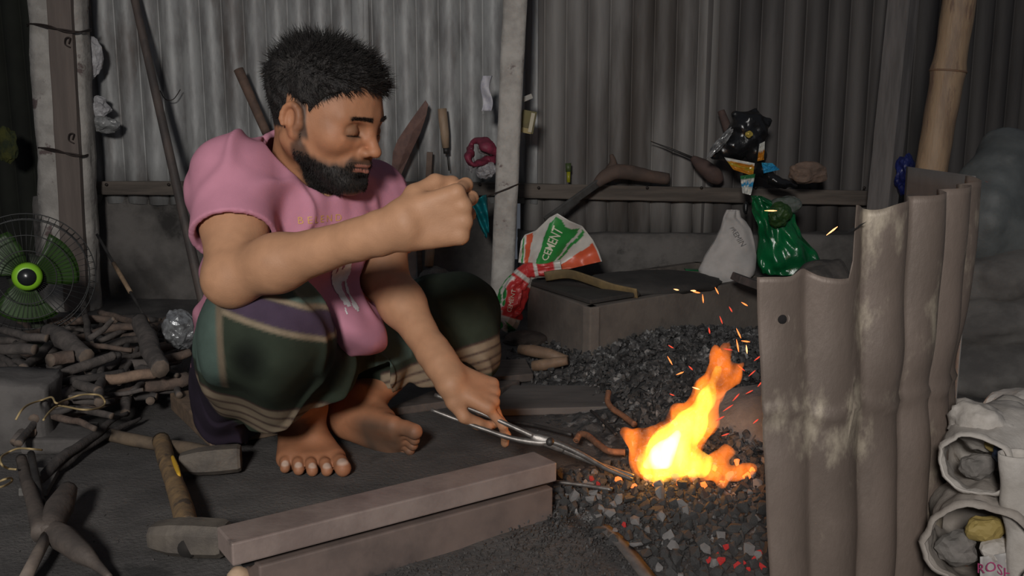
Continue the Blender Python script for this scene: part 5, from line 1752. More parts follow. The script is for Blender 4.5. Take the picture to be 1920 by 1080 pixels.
MB().add(tube([fc - ax * 0.07, fc - ax * 0.07 - Vector((0, 0, 0.10)), Vector((fc.x, fc.y + 0.06, 0.02))], [0.018, 0.014, 0.02], 12)).build('stand', bpy.data.materials['fan_grey'], fan)
MB().add(lathe([(0.085, 0), (0.085, 0.012), (0.06, 0.024), (0.015, 0.03)], (fc.x, fc.y + 0.06, 0.0), (0, 0, 1), 28)).build('base', bpy.data.materials['fan_grey'], fan)

# poles and rods leaning at the left
def leaning(name, p0, p1, r, mat, label, cat='pole', n=12, na=0.04, seed=0):
    p0, p1 = Vector(p0), Vector(p1)
    e = [p0.lerp(p1, t / 14) for t in range(15)]
    return MB().add(tube(e, lerp_list(r, 15), n, na, 14, seed)).build(name, mat, loc=p0, label=label, cat=cat)
a, b = P(250, -12, 3.22), P(352, 440, 2.95)
leaning('pole', line_to(a, b, 0.0), line_to(a, b, 1.25), (0.0155, 0.0125), M('pole_iron', (0.115, 0.088, 0.076), (0.065, 0.055, 0.052), scale=9, stretch=(2, 2, 0.6), rough=0.6, bump=0.3), 'long rusty iron pole leaning on the tin wall behind the man\'s shoulder', seed=2)
spear = empty('poker', tuple(P(276, 604, 2.5)), label='thin dark poker with a bamboo grip stuck in the firewood heap', cat='poker')
a, b = P(182, 440, 2.75), P(277, 604, 2.45)
MB().add(tube([a.lerp(b, t / 8) for t in range(9)], 0.0042, 8)).build('rod', darkiron_m, spear)
MB().add(tube([a.lerp(b, 0.35), a.lerp(b, 0.48), a.lerp(b, 0.60), a.lerp(b, 0.68)], 0.0065, 8, 0.06)).build('grip', bamboo_m, spear)
MB().add(tube([a.lerp(b, 0.94), a.lerp(b, 1.0)], 0.0062, 8)).build('ferrule', bamboo_m, spear)
leaning('stick', P(500, 250, 3.18), P(447, 130, 3.20), (0.015, 0.0165), M('stick_brown', (0.17, 0.105, 0.075), (0.11, 0.07, 0.055), scale=20, rough=0.8, bump=0.4), 'brown stick leaning on the tin wall behind the man\'s head', 'stick', seed=5)
wirec = smooth_path([P(300, 170, 3.25), P(310, 186, 3.24), P(325, 186, 3.24), P(338, 168, 3.26)], 5)
MB().add(tube(wirec, 0.0016, 5)).build('wire_hook', wire_m, loc=wirec[0], label='thin curved wire hook on the tin wall beside the iron pole', cat='wire')
crump = M('white_plastic', (0.46, 0.45, 0.46), (0.30, 0.29, 0.30), scale=40, rough=0.45, bump=0.6, bscale=70)
def crumple(name, c, radii, mat, label, cat, seed, amp=0.28, freq=2.2, rot=(0, 0, 0), sub=4, group=None, parent=None):
    return mesh_obj(name, *blob(tuple(c), radii, amp, freq, seed, sub, True, rot), mat, parent, smooth=False, loc=None if parent else tuple(c), label=label, cat=cat, group=group)
crumple('plastic_bag', P(174, 105, 3.19), (0.029, 0.022, 0.058), crump, 'crumpled white plastic bag stuck high beside the left post', 'bag', 3)
crumple('plastic_bag', P(184, 200, 3.19), (0.040, 0.024, 0.034), crump, 'crumpled white plastic scrap stuck beside the left post, middle one', 'bag', 5)
crumple('plastic_bag', P(193, 234, 3.19), (0.050, 0.024, 0.026), M('grey_clear_plastic', (0.17, 0.17, 0.17), (0.30, 0.30, 0.30), scale=50, rough=0.3), 'grey see-through plastic bag stuck lowest beside the left post', 'bag', 8)
crumple('hanging_rag', P(12, 275, 3.5), (0.035, 0.02, 0.07), M('olive_rag', (0.075, 0.075, 0.014), (0.025, 0.035, 0.015), scale=25, rough=0.9), 'dim yellow-green rag hanging in the dark left of the post', 'rag', 12)

# ================================================================== tools and scraps on the back wall
def prism(outline, Y, thick, ridge=None, tilt=0.0):
    """flat tool with the given outline, raised along its middle when ridge is set"""
    pts = [P(x, y, Y) for x, y in outline]
    c = sum(pts, Vector()) / len(pts)
    n = len(pts)
    V = [p + Vector((0, -thick / 2, 0)) for p in pts] + [p + Vector((0, thick / 2, 0)) for p in pts]
    F = [tuple(range(n, 2 * n))[::-1]] + [(i, (i + 1) % n, n + (i + 1) % n, n + i) for i in range(n)]
    if ridge:
        r = [P(x, y, Y) + Vector((0, -thick / 2 - ridge_h, 0)) for x, y, ridge_h in ridge]
        b = len(V)
        V += r
        # connect each outline edge to the nearest ridge point
        near = [min(range(len(r)), key=lambda k: (r[k].x - p.x) ** 2 + (r[k].z - p.z) ** 2) for p in pts]
        for i in range(n):
            j = (i + 1) % n
            F.append((i, j, b + near[i]) if near[i] == near[j] else (i, j, b + near[j], b + near[i]))
    else: F.append(tuple(range(n)))
    return V, F
bh = prism([(798, 188), (803, 196), (800, 215), (788, 250), (768, 292), (750, 334), (738, 338), (735, 312), (737, 285), (746, 262), (766, 232), (786, 204)], 3.20, 0.008, [(792, 205, 0.004), (776, 245, 0.014), (757, 290, 0.014), (744, 326, 0.004)])
mesh_obj('billhook_blade', *bh, M('rust_blade', (0.19, 0.105, 0.085), (0.13, 0.075, 0.065), scale=30, rough=0.7, bump=0.4), smooth=False, loc=tuple(P(770, 260, 3.2)), label='leaf-shaped rusty blade leaning on the tin wall beyond the man\'s face', cat='blade')
hd_ = empty('chisel', tuple(P(832, 245, 3.2)), label='pale wooden handled chisel hanging on the tin wall above the fist', cat='chisel')
MB().add(tube([P(829, 204, 3.235), P(831, 225, 3.232), P(834, 250, 3.235), P(836, 277, 3.238)], [0.0155, 0.0165, 0.0155, 0.0125], 14, 0.03)).build('handle', M('handle_pale', (0.40, 0.28, 0.19), (0.30, 0.21, 0.14), scale=20, stretch=(3, 3, 0.5), rough=0.6), hd_)
MB().add(tube([P(836, 277, 3.238), P(837, 288, 3.238)], [0.011, 0.010], 12)).build('ferrule', darkiron_m, hd_)
MB().add(beam(P(838, 287, 3.24), P(842, 320, 3.24), 0.012, 0.004)).build('blade', darkiron_m, hd_)
mesh_obj('wood_batten', *beam(P(806, 285, 3.24), P(803, 345, 3.24), 0.02, 0.02, (0, 1, 0), 0.002), M('batten', (0.20, 0.14, 0.11), (0.14, 0.10, 0.08), scale=20, rough=0.8), smooth=False, loc=tuple(P(805, 345, 3.24)), label='short brown batten on the wall rail below the chisel', cat='batten')
mesh_obj('white_stake', *beam(P(771, 565, 3.0), P(770, 452, 3.0), 0.055, 0.03, (0, 1, 0), 0.003), lime_m, smooth=False, loc=tuple(P(771, 565, 3.0)), label='short whitewashed stake standing behind the far knee', cat='stake')
mesh_obj('grey_lath', *beam(P(790, 575, 2.98), P(786, 452, 2.98), 0.016, 0.02, (0, 1, 0), 0.002), oldwood_m, smooth=False, loc=tuple(P(789, 575, 2.98)), label='narrow grey lath standing against the white stake', cat='lath')
mesh_obj('pale_stick', *tube([P(804, 500, 2.95), P(806, 470, 2.97), P(805, 440, 3.0)], [0.014, 0.016, 0.015], 10, 0.05), bpy.data.materials['handle_pale'], loc=tuple(P(804, 500, 2.95)), label='pale wooden stick upright under the raised fist', cat='stick')
bx_ = P(815, 560, 2.95)
mesh_obj('stone_chunk', *blob(tuple(P(816, 530, 2.95)), (0.06, 0.05, 0.055), 0.15, 1.5, 6, 3), M('pale_stone', (0.22, 0.20, 0.18), (0.12, 0.11, 0.10), scale=25, rough=0.95, bump=0.7), loc=tuple(bx_), label='rough grey stone chunk behind the far knee', cat='stone')
def paper(u, v):
    p = P(903 + 18 * u + 3 * math.sin(v * 7), 208 - 66 * v, 2.985 + 0.012 * math.sin(u * 3 + v * 4))
    return p
V, F = sheet(paper, 8, 20, 0.001)
mesh_obj('paper_strip', V, F, M('white_paper', (0.58, 0.57, 0.60), (0.46, 0.45, 0.52), scale=70, rough=0.8), loc=tuple(P(912, 143, 2.98)), label='white paper strip hanging beside the concrete post', cat='paper')
red_m = M('maroon_cloth', (0.245, 0.030, 0.065), (0.13, 0.018, 0.035), scale=30, rough=0.6, bump=0.5)
rb = empty('cloth_roll', tuple(P(903, 320, 3.0)), label='rolled maroon cloth in a plastic bag hanging beside the concrete post', cat='cloth')
ring_ = []
for k in range(13):
    a = 2 * math.pi * k / 12
    k_ = 1 + 0.22 * math.sin(3 * a + 1)
    ring_.append(P(902 + 25 * k_ * math.cos(a), 287 + 21 * k_ * math.sin(a), 2.93 + 0.03 * math.sin(2 * a)))
MB().add(tube(smooth_path(ring_, 4), lerp_list([0.013, 0.022, 0.010, 0.019, 0.011, 0.023, 0.013], 49), 10, 0.5, 45, 3, flat=0.7)).build('cloth', red_m, rb)
clear_m = M('clear_plastic', (0.33, 0.32, 0.33), (0.22, 0.21, 0.22), scale=60, rough=0.25, bump=0.6)
crumple('plastic_fold', P(911, 320, 2.94), (0.030, 0.018, 0.024), clear_m, None, None, 21, parent=rb)
crumple('plastic_fold', P(882, 300, 2.93), (0.012, 0.012, 0.034), clear_m, None, None, 22, parent=rb)
crumple('plastic_fold', P(908, 283, 2.95), (0.020, 0.012, 0.012), M('grey_lining', (0.20, 0.19, 0.19), rough=0.6), None, None, 23, rot=(0, 0.6, 0), parent=rb)
for k in range(4):
    MB().add(tube(smooth_path([P(900 + 3 * k, 268, 2.94), P(901 + 3 * k, 240, 2.95), P(905 + k, 214, 2.965)], 4), 0.0008, 4)).build('string', M('thread', (0.25, 0.24, 0.24), rough=0.8) if k == 0 else bpy.data.materials['thread'], rb)
def teal(u, v):
    w = 34 * (0.30 + 0.70 * v) * (1 if v > 0.12 else 0.8)
    return P(913 - w * (1 - u) + 4 * (1 - v), 442 - 72 * v + 5 * math.sin(u * 5), 2.955 + 0.018 * math.sin(u * 9 + v * 5) + 0.008 * math.sin(v * 15 + u * 3))
V, F = sheet(teal, 18, 22, 0.001)
mesh_obj('teal_bag', V, F, M('teal_plastic', (0.012, 0.235, 0.265), (0.008, 0.16, 0.19), scale=30, rough=0.35), loc=tuple(P(910, 372, 2.95)), label='turquoise plastic bag tucked against the concrete post', cat='bag')
mesh_obj('paper_pad', *beam(P(978, 188, 3.0), P(998, 180, 3.0), 0.03, 0.016, (0.2, 0, 1), 0.002), M('pad_grey', (0.36, 0.34, 0.31), rough=0.8), smooth=False, loc=tuple(P(985, 185, 3.0)), label='small pale pad wedged on the right of the concrete post', cat='pad')
mt = empty('match_box', tuple(P(990, 240, 3.0)), label='olive cardboard box with white edge wedged on the right of the post', cat='box')
mesh_obj('carton', *beam(P(976, 226, 3.0), P(1003, 231, 3.0), 0.03, 0.070, (0.15, 0, 1), 0.002), M('olive_card', (0.165, 0.14, 0.06), (0.12, 0.10, 0.05), scale=30, rough=0.8), mt, smooth=False)
mesh_obj('flap', *beam(P(1000, 212, 2.985), P(993, 248, 2.985), 0.012, 0.012, (1, 0, 0.2), 0.001), M('card_white', (0.50, 0.45, 0.34), rough=0.8), mt, smooth=False)
mesh_obj('label_band', *beam(P(977, 243, 2.984), P(996, 247, 2.984), 0.004, 0.016, (0.15, 0, 1), 0.001), M('card_tan', (0.34, 0.27, 0.13), rough=0.8), mt, smooth=False)
sd = empty('screwdriver', tuple(P(1065, 340, 3.24)), label='small screwdriver with yellow-green handle standing on the wall rail', cat='screwdriver')
MB().add(tube([P(1066, 342, 3.235), P(1066, 322, 3.238)], [0.006, 0.007], 10)).build('handle', M('yellowgreen', (0.30, 0.29, 0.015), rough=0.4), sd)
MB().add(tube([P(1066, 322, 3.238), P(1065, 306, 3.24)], [0.010, 0.011], 10, 0.2)).build('grip', M('darkgreen', (0.06, 0.085, 0.03), rough=0.5), sd)
adz = empty('adze', tuple(P(1128, 340, 3.15)), label='adze with grey blade and worn wooden haft resting on the wall rail', cat='adze')
MB().add(beam(P(1022, 414, 3.08), P(1124, 341, 3.16), 0.010, 0.026, (0.4, 0, 1), 0.002)).build('blade', M('blade_grey', (0.125, 0.12, 0.115), (0.09, 0.085, 0.08), scale=30, rough=0.5, metal=0.3), adz, smooth=False)
MB().add(tube(smooth_path([P(1118, 346, 3.16), P(1136, 330, 3.17), P(1160, 322, 3.18), P(1205, 328, 3.2), P(1252, 336, 3.22)], 6), lerp_list([0.014, 0.024, 0.026, 0.024, 0.020], 25), 12, 0.16, 16, 3)).build('haft', M('haft_wood', (0.12, 0.078, 0.06), (0.08, 0.056, 0.046), scale=14, rough=0.8, bump=0.3), adz)
MB().add(tube(smooth_path([P(1146, 318, 3.18), P(1150, 304, 3.19), P(1146, 290, 3.2)], 4), lerp_list([0.018, 0.012, 0.006], 9), 8, 0.2)).build('haft_stub', bpy.data.materials['haft_wood'], adz)
awl = empty('awl', tuple(P(1300, 298, 3.2)), label='thin dark awl with reddish handle lying across the wall, left of the black bag', cat='awl')
MB().add(tube([P(1220, 265, 3.24), P(1262, 281, 3.23), P(1300, 297, 3.22)], [0.0015, 0.004, 0.005], 6)).build('spike', darkiron_m, awl)
MB().add(tube(smooth_path([P(1298, 296, 3.22), P(1318, 312, 3.2), P(1342, 332, 3.2), P(1352, 342, 3.2)], 4), [0.010, 0.014, 0.018, 0.022, 0.026, 0.028, 0.029, 0.030, 0.028, 0.024, 0.020, 0.016, 0.010], 10, 0.12)).build('handle', M('redbrown', (0.10, 0.062, 0.052), (0.07, 0.045, 0.04), scale=20, rough=0.8), awl)
leaning('wood_peg', P(1366, 246, 3.2), P(1352, 208, 3.22), (0.016, 0.012), bpy.data.materials['redbrown'], 'brown wooden peg on the wall behind the black bag', 'peg', seed=4)

# bags at the back right
gloss_black = M('black_plastic', (0.008, 0.008, 0.009), (0.012, 0.012, 0.013), scale=30, rough=0.24, spec=0.7, bump=0.5, bscale=40)
bb = empty('rubbish_bag', tuple(P(1390, 300, 3.0)), label='glossy black plastic bag of wrappers hanging at the back right', cat='bag')
s = Sculpt(tuple(A(P(1320, 420, 3.02)) - A((0, .12, 0))), tuple(A(P(1510, 180, 3.02)) + A((0, .12, 0))), 0.0055)
for (x0, y0, r0_), (x1, y1, r1_) in (((1418, 202, 0.008), (1405, 240, 0.045)), ((1405, 240, 0.05), (1372, 275, 0.045)), ((1372, 275, 0.04), (1338, 292, 0.010)), ((1405, 250, 0.045), (1418, 295, 0.03)), ((1395, 230, 0.03), (1378, 214, 0.008)),
                                       ((1415, 300, 0.03), (1402, 340, 0.018)), ((1402, 340, 0.016), (1397, 400, 0.006)), ((1415, 318, 0.02), (1455, 335, 0.020)), ((1455, 335, 0.020), (1490, 350, 0.010)), ((1440, 225, 0.010), (1415, 240, 0.03))):
    s.cap(A(P(x0, y0, 3.02)), A(P(x1, y1, 3.02)), r0_, r1_, 0.02)
s.field(lambda p: 0.016 * (np.abs(vnoise(p, 42, 131)) - 0.3) + 0.007 * (np.abs(vnoise(p, 95, 132)) - 0.3))
V, F = s.mesh(0)
fast_mesh('bag_body', V, F, gloss_black, bb, smooth=True)
crumple('bag_corner', P(1350, 268, 2.98), (0.012, 0.010, 0.050), M('dark_film', (0.06, 0.06, 0.062), (0.26, 0.26, 0.26), scale=40, rough=0.2), None, None, 33, rot=(0, 0.7, 0), parent=bb)
crumple('gold_scrap', P(1404, 252, 2.945), (0.011, 0.006, 0.010), M('gold_foil', (0.60, 0.45, 0.10), rough=0.25, metal=0.5), None, None, 36, parent=bb, sub=3)
def scrap(name, quad, Y, cols, label, cat, seed, nu=12, nv=12):
    """crumpled printed film between four corners (bl, br, tr, tl), colour bands along v"""
    def fn(u, v):
        x = (quad[0][0] * (1 - u) + quad[1][0] * u) * (1 - v) + (quad[3][0] * (1 - u) + quad[2][0] * u) * v
        y = (quad[0][1] * (1 - u) + quad[1][1] * u) * (1 - v) + (quad[3][1] * (1 - u) + quad[2][1] * u) * v
        return P(x, y, Y + 0.014 * mnoise.noise(Vector((u * 4, v * 4, seed))))
    V, F = sheet(fn, nu, nv, 0.0008)
    m = attr_mat('film_' + str(seed), rough=0.25)
    o = mesh_obj(name, V, F, m, smooth=False, loc=tuple(P(*quad[0], Y)), label=label, cat=cat)
    c = np.zeros((len(V), 3))
    k = 0
    for j in range(nv + 1):
        for i in range(nu + 1):
            t = j / nv + 0.15 * mnoise.noise(Vector((i * 0.4, j * 0.4, seed)))
            c[k:k + 2] = cols[int(min(max(t, 0), 0.999) * len(cols))]
            k += 2
    set_col(o, c)
    return o
OR, WH, BL, GR = (0.50, 0.20, 0.02), (0.62, 0.62, 0.58), (0.03, 0.26, 0.48), (0.03, 0.16, 0.06)
scrap('snack_wrapper', [(1375, 318), (1412, 330), (1415, 306), (1358, 295)], 2.97, [OR, OR, (0.40, 0.28, 0.03), OR, WH], 'orange snack wrapper below the black bag', 'wrapper', 41)
scrap('snack_wrapper', [(1420, 302), (1432, 300), (1434, 265), (1424, 270)], 2.96, [OR, OR, WH, WH], 'small orange and white wrapper on the right of the black bag', 'wrapper', 42)
scrap('snack_wrapper', [(1392, 362), (1408, 366), (1416, 326), (1388, 330)], 2.96, [WH, WH, BL, WH, GR], 'blue and white wrapper dangling under the orange one', 'wrapper', 43)
scrap('snack_wrapper', [(1432, 325), (1462, 318), (1448, 306), (1428, 305)], 2.97, [BL, BL, (0.05, 0.35, 0.55)], 'bright blue wrapper right of the orange one', 'wrapper', 44)
crumple('paper_bag', P(1512, 325, 3.05), (0.062, 0.04, 0.036), M('brown_paper', (0.21, 0.14, 0.105), (0.13, 0.09, 0.07), scale=20, rough=0.85, bump=0.5), 'crumpled brown paper bag on the wall rail right of the wrappers', 'bag', 45, 0.22, 1.8)
gb = empty('green_bag', tuple(P(1465, 500, 2.95)), label='shiny green plastic bag with clear top standing at the back right', cat='bag')
green_m = M('green_plastic', (0.006, 0.15, 0.045), (0.004, 0.085, 0.028), scale=14, rough=0.22, spec=0.6, bump=0.5, bscale=30)
grows = [(512, 1428, 1530), (495, 1420, 1542), (470, 1420, 1528), (445, 1424, 1505), (420, 1418, 1492), (398, 1412, 1486), (382, 1410, 1462), (368, 1409, 1428)]
def greenfn(u, v):
    t = v * (len(grows) - 1)
    i = min(int(t), len(grows) - 2)
    f = t - i
    y, x0, x1 = [grows[i][k] * (1 - f) + grows[i + 1][k] * f for k in range(3)]
    a = u * 2 * math.pi
    cx, rx = (x0 + x1) / 2, (x1 - x0) / 2
    w = 1 + 0.10 * math.sin(a * 7 + v * 3 + 2 * mnoise.noise(Vector((u * 3, v * 3, 2)))) * (0.4 + v)
    p = P(cx - rx * math.cos(a), y, 2.96)
    p.y += -0.055 * math.sin(a) * w * (1 - 0.5 * v) + 0.020 * mnoise.noise(Vector((math.cos(a) * 3, math.sin(a) * 3, v * 6)))
    p.x += 0.006 * mnoise.noise(Vector((math.cos(a) * 4, v * 8, 7)))
    return p
V, F = sheet(greenfn, 64, 44, 0.0012)
mesh_obj('bag_body', V, F, green_m, gb)
crumple('bag_contents', P(1462, 402, 2.90), (0.036, 0.03, 0.036), M('leafy_green', (0.030, 0.070, 0.012), (0.012, 0.05, 0.012), scale=60, rough=0.6), None, None, 83, 0.2, 2.5, parent=gb)
crumple('clear_top', P(1476, 384, 2.93), (0.046, 0.03, 0.028), M('clear_film', (0.16, 0.17, 0.16), (0.09, 0.11, 0.09), scale=30, rough=0.2), None, None, 84, 0.2, 1.6, parent=gb)
mesh_obj('green_scrap', *beam(P(1284, 505, 2.95), P(1318, 507, 2.95), 0.03, 0.004, (0, 0, 1)), green_m, smooth=False, loc=tuple(P(1300, 506, 2.95)), label='green plastic scrap sticking out left of the white sack', cat='scrap')
# white sack
ws = empty('white_sack', tuple(P(1365, 530, 2.85)), label='white paper sack with faded grey stamp standing on the trough', cat='sack')
rows = [(540, 1352, 1392), (530, 1340, 1398), (515, 1312, 1414), (505, 1310, 1417), (480, 1322, 1418), (455, 1338, 1414), (430, 1350, 1408), (415, 1354, 1398), (407, 1356, 1388), (394, 1362, 1386)]
def sackfn(u, v):
    t = v * (len(rows) - 1)
    i = min(int(t), len(rows) - 2)
    f = t - i
    y, x0, x1 = [rows[i][k] * (1 - f) + rows[i + 1][k] * f for k in range(3)]
    a = u * 2 * math.pi
    cx, rx = (x0 + x1) / 2, (x1 - x0) / 2
    w = 1 + 0.10 * mnoise.noise(Vector((math.cos(a) * 1.5, math.sin(a) * 1.5, v * 3)))
    p = P(cx - rx * math.cos(a), y, 2.86)
    p.y += -0.040 * math.sin(a) * w * (1 - 0.6 * v) + 0.008 * mnoise.noise(Vector((u * 14, v * 5, 2)))
    return p
V, F = sheet(sackfn, 40, 40, 0.0015)
mesh_obj('sack_body', V, F, M('white_sack_paper', (0.47, 0.44, 0.42), (0.37, 0.35, 0.335), scale=12, rough=0.85, bump=0.3), ws)
TVv, TFf = text_shape('PREMIN', 0.030)
ca, sa = math.cos(math.radians(-58)), math.sin(math.radians(-58))
tv = []
for v in TVv:
    x, z = v.x * ca - v.y * sa, v.x * sa + v.y * ca
    q = P(1366, 450, 2.86)
    px_ = 1366 + x * 1750 / 2.9
    uu = 0.25 + (px_ - 1366) / 260.0
    vv = 0.62 + z * 1.9
    p = sackfn(min(max(uu, 0.05), 0.45), min(max(vv, 0.05), 0.95))
    tv.append(p + Vector((0, -0.003, 0)))
mesh_obj('stamp_lettering', tv, TFf, M('grey_ink', (0.13, 0.125, 0.125), rough=0.9), ws, label='faded grey lettering')

# cement bag, pinched in the middle
cb = empty('cement_bag', tuple(P(955, 615, 2.72)), label='crumpled green, white and red cement bag against the foot of the post', cat='bag')
NU, NV = 60, 40
def fanfn(u, v):
    # v: from the pinch (0) out to the frayed edge (1); u: across the fan
    a0, a1 = (972, 492), (1060, 506)
    inner = (a0[0] * (1 - u) + a1[0] * u, a0[1] * (1 - u) + a1[1] * u)
    arc = [(977, 452), (984, 440), (1005, 432), (1030, 408), (1045, 400), (1068, 414), (1092, 424), (1112, 450), (1122, 470), (1129, 490)]
    t = u * (len(arc) - 1)
    i = min(int(t), len(arc) - 2)
    f = t - i
    outer = (arc[i][0] * (1 - f) + arc[i + 1][0] * f, arc[i][1] * (1 - f) + arc[i + 1][1] * f)
    x, y = inner[0] * (1 - v) + outer[0] * v, inner[1] * (1 - v) + outer[1] * v
    d = 0.022 * math.sin(u * 9.0 + 0.6) * (0.4 + 0.6 * v) + 0.012 * mnoise.noise(Vector((u * 6, v * 3, 4))) - 0.03 * math.sin(math.pi * u) * v
    return P(x, y, 2.70 + d)
def band_of(u):
    for lim, c in ((0.06, 'w'), (0.10, 'g'), (0.13, 'w'), (0.20, 'o'), (0.36, 'w'), (0.66, 'g'), (0.685, 'w'), (0.71, 'g'), (0.80, 'w'), (1.01, 'o')):
        if u < lim: return c
CC = {'w': (0.56, 0.54, 0.50), 'g': (0.030, 0.255, 0.055), 'o': (0.62, 0.105, 0.045), 'r': (0.52, 0.035, 0.035)}
bag_m = attr_mat('printed_bag', rough=0.4, vary=0.08, vscale=40, bump=0.2, bscale=90)
def painted_sheet(fn, nu, nv, colfn, name, parent, thick=0.0012):
    V, F = sheet(fn, nu, nv, thick)
    o = mesh_obj(name, V, F, bag_m, parent)
    c = np.zeros((len(V), 3))
    k = 0
    for j in range(nv + 1):
        for i in range(nu + 1):
            c[k:k + 2] = colfn(i / nu, j / nv)
            k += 2
    set_col(o, c)
    return o
def fancol(u, v):
    if v > 0.965: return CC['w']
    if 0.36 < u < 0.66 and v > 0.90 + 0.05 * math.sin(u * 30): return CC['w']
    return CC[band_of(u + 0.006 * math.sin(v * 14))]
painted_sheet(fanfn, 110, 40, fancol, 'bag_mouth', cb)
TVv, TFf = text_shape('CEMENT', 1.0, 0.015)
wmax = max(v.x for v in TVv)
tv = []
for v in TVv:
    vv = 0.12 + (v.x + wmax) / (2 * wmax) * 0.66
    uu = 0.50 - v.y * 0.150
    p = fanfn(uu, vv)
    q = fanfn(uu + 0.01, vv)
    r = fanfn(uu, vv + 0.01)
    nn_ = (q - p).cross(r - p).normalized()
    if nn_.y > 0: nn_ = -nn_
    tv.append(p + nn_ * 0.0025)
mesh_obj('cement_lettering', tv, TFf, M('letter_white', (0.72, 0.70, 0.55), rough=0.6), cb, label='white lettering')
def waist(u, v):
    # crumpled middle running from the fan down to the foot
    L = [(1052, 500, 12), (1010, 507, 13), (985, 512, 16), (965, 540, 23), (957, 575, 26), (950, 600, 24), (940, 612, 18)]
    t = v * (len(L) - 1)
    i = min(int(t), len(L) - 2)
    f = t - i
    x, y, w = [L[i][k] * (1 - f) + L[i + 1][k] * f for k in range(3)]
    j2 = min(i + 1, len(L) - 1)
    dx, dy = L[j2][0] - L[i][0], L[j2][1] - L[i][1]
    m = math.hypot(dx, dy)
    nx_, ny_ = -dy / m, dx / m
    a = u * 2 * math.pi
    q_ = Vector((math.cos(a) * 1.6, math.sin(a) * 1.6, v * 9))
    ww = w * (1 + 0.55 * (mnoise.voronoi(q_)[0][0] - 0.45) + 0.25 * mnoise.noise(q_ * 0.7))
    c, s_ = math.cos(a), math.sin(a)
    return P(x + nx_ * ww * c, y + ny_ * ww * c, 2.70 + 0.03 * s_ * ww / 20)
def waistcol(u, v):
    a = u * 2 * math.pi
    c = math.cos(a) + 0.2 * mnoise.noise(Vector((u * 6, v * 9, 1)))
    if v < 0.42: return CC['r'] if c > -0.75 and int(v * 23) % 4 else CC['w']
    if v < 0.80:
        if c > 0.82: return CC['g']
        if c > 0.52: return CC['w']
        return CC['r']
    if v < 0.86: return CC['w']
    return CC['g'] if int(u * 5 + v * 6) % 3 else CC['w']
painted_sheet(waist, 44, 70, waistcol, 'bag_waist', cb).data.polygons.foreach_set('use_smooth', np.zeros((44 * 70 * 2 + 2 * (44 + 70)), bool))
def foot_flap(u, v):
    pts = [(918, 604), (925, 585), (942, 552), (948, 540)]
    t = v * 3
    i = min(int(t), 2)
    f = t - i
    x, y = pts[i][0] * (1 - f) + pts[i + 1][0] * f, pts[i][1] * (1 - f) + pts[i + 1][1] * f
    return P(x + u * (34 - 20 * v), y + u * 22, 2.68 + 0.012 * math.sin(u * 6 + v * 4))
painted_sheet(foot_flap, 24, 24, lambda u, v: CC['g'] if u < 0.62 + 0.1 * math.sin(v * 9) else CC['w'], 'bag_flap', cb)
TVv, TFf = text_shape('CEMENT', 0.030)
tv = []
for v in TVv:
    p = waist(0.75 + v.y * 2.4, 0.62 - v.x * 1.9)
    tv.append(p + Vector((0, -0.003, 0)))
mesh_obj('side_lettering', tv, TFf, bpy.data.materials['letter_white'], cb, label='white lettering')

# trough box
wallm = M('trough_cement', (0.17, 0.143, 0.122), (0.115, 0.097, 0.085), scale=8, rough=0.9, bump=0.4, bscale=50, c3=(0.05, 0.042, 0.038), c3scale=5)
tb = empty('trough', tuple(G(1105, 682, 0)), label='low cement trough box with a dark cover standing behind the coal heap', cat='trough')
def wallpiece(a, b, t, z1, name):
    d = (b - a).normalized()
    nrm_ = Vector((d.y, -d.x, 0))
    q = []
    for z in (-0.01, z1): q += [Vector((a.x, a.y, z)), Vector((b.x, b.y, z)), Vector((b.x, b.y, z)) - nrm_ * t, Vector((a.x, a.y, z)) - nrm_ * t]
    mesh_obj(name, *box8(q, 0.004), wallm, tb, smooth=False)
wallpiece(A0, A2, 0.03, 0.150, 'side_wall')
wallpiece(A1, A0, 0.03, 0.150, 'side_wall')
wallpiece(A3, A1, 0.03, 0.150, 'side_wall')
wallpiece(A2, A3, 0.03, 0.150, 'side_wall')
dark_m = M('sooty_cover', (0.050, 0.045, 0.041), (0.033, 0.030, 0.028), scale=10, rough=0.85, bump=0.6, bscale=40)
q = [P(992, 533, 2.70), P(1107, 574, 2.40), P(1200, 552, 2.52), P(1085, 515, 2.80)]
zt = 0.153
lid = [Vector((p.x, p.y, z)) for z in (zt, zt + 0.012) for p in q]
mesh_obj('lid_board', *box8(lid, 0.003), dark_m, tb, smooth=False)
cov = mesh_obj('sooty_sack', *blob(tuple(P(1215, 530, 2.72)), (0.225, 0.15, 0.030), 0.10, 2.0, 8, 4, False, (0, 0.0, 0.30)), dark_m, loc=tuple(P(1215, 545, 2.72)), label='flat soot-black sack spread over the trough', cat='sack')
def slip(y0, seed):
    pts = [P(1022, 519 + y0, 2.66), P(1065, 514 + y0, 2.64), P(1110, 527 + y0, 2.58), P(1150, 541 + y0, 2.55), P(1195, 551 + y0, 2.50)]
    return smooth_path(pts, 5)
MB().add(tube(slip(0, 1), 0.016, 8, flat=0.16, up=(0, -0.3, 1))).build('curved_lath', M('yellow_slat', (0.22, 0.155, 0.07), (0.14, 0.10, 0.05), scale=20, rough=0.7), loc=tuple(P(1022, 519, 2.66)), label='thin curved slat with yellowish edge lying on the trough cover', cat='slat')
mesh_obj('charred_scrap', *obox(tuple(P(1402, 528, 2.6)), (0.085, 0.05, 0.022), (0.1, 0.35, 0.3), 0.003), M('charred', (0.10, 0.075, 0.07), (0.06, 0.05, 0.046), scale=30, rough=0.9), smooth=False, loc=tuple(P(1402, 536, 2.6)), label='charred wood scrap in front of the white sack', cat='scrap')
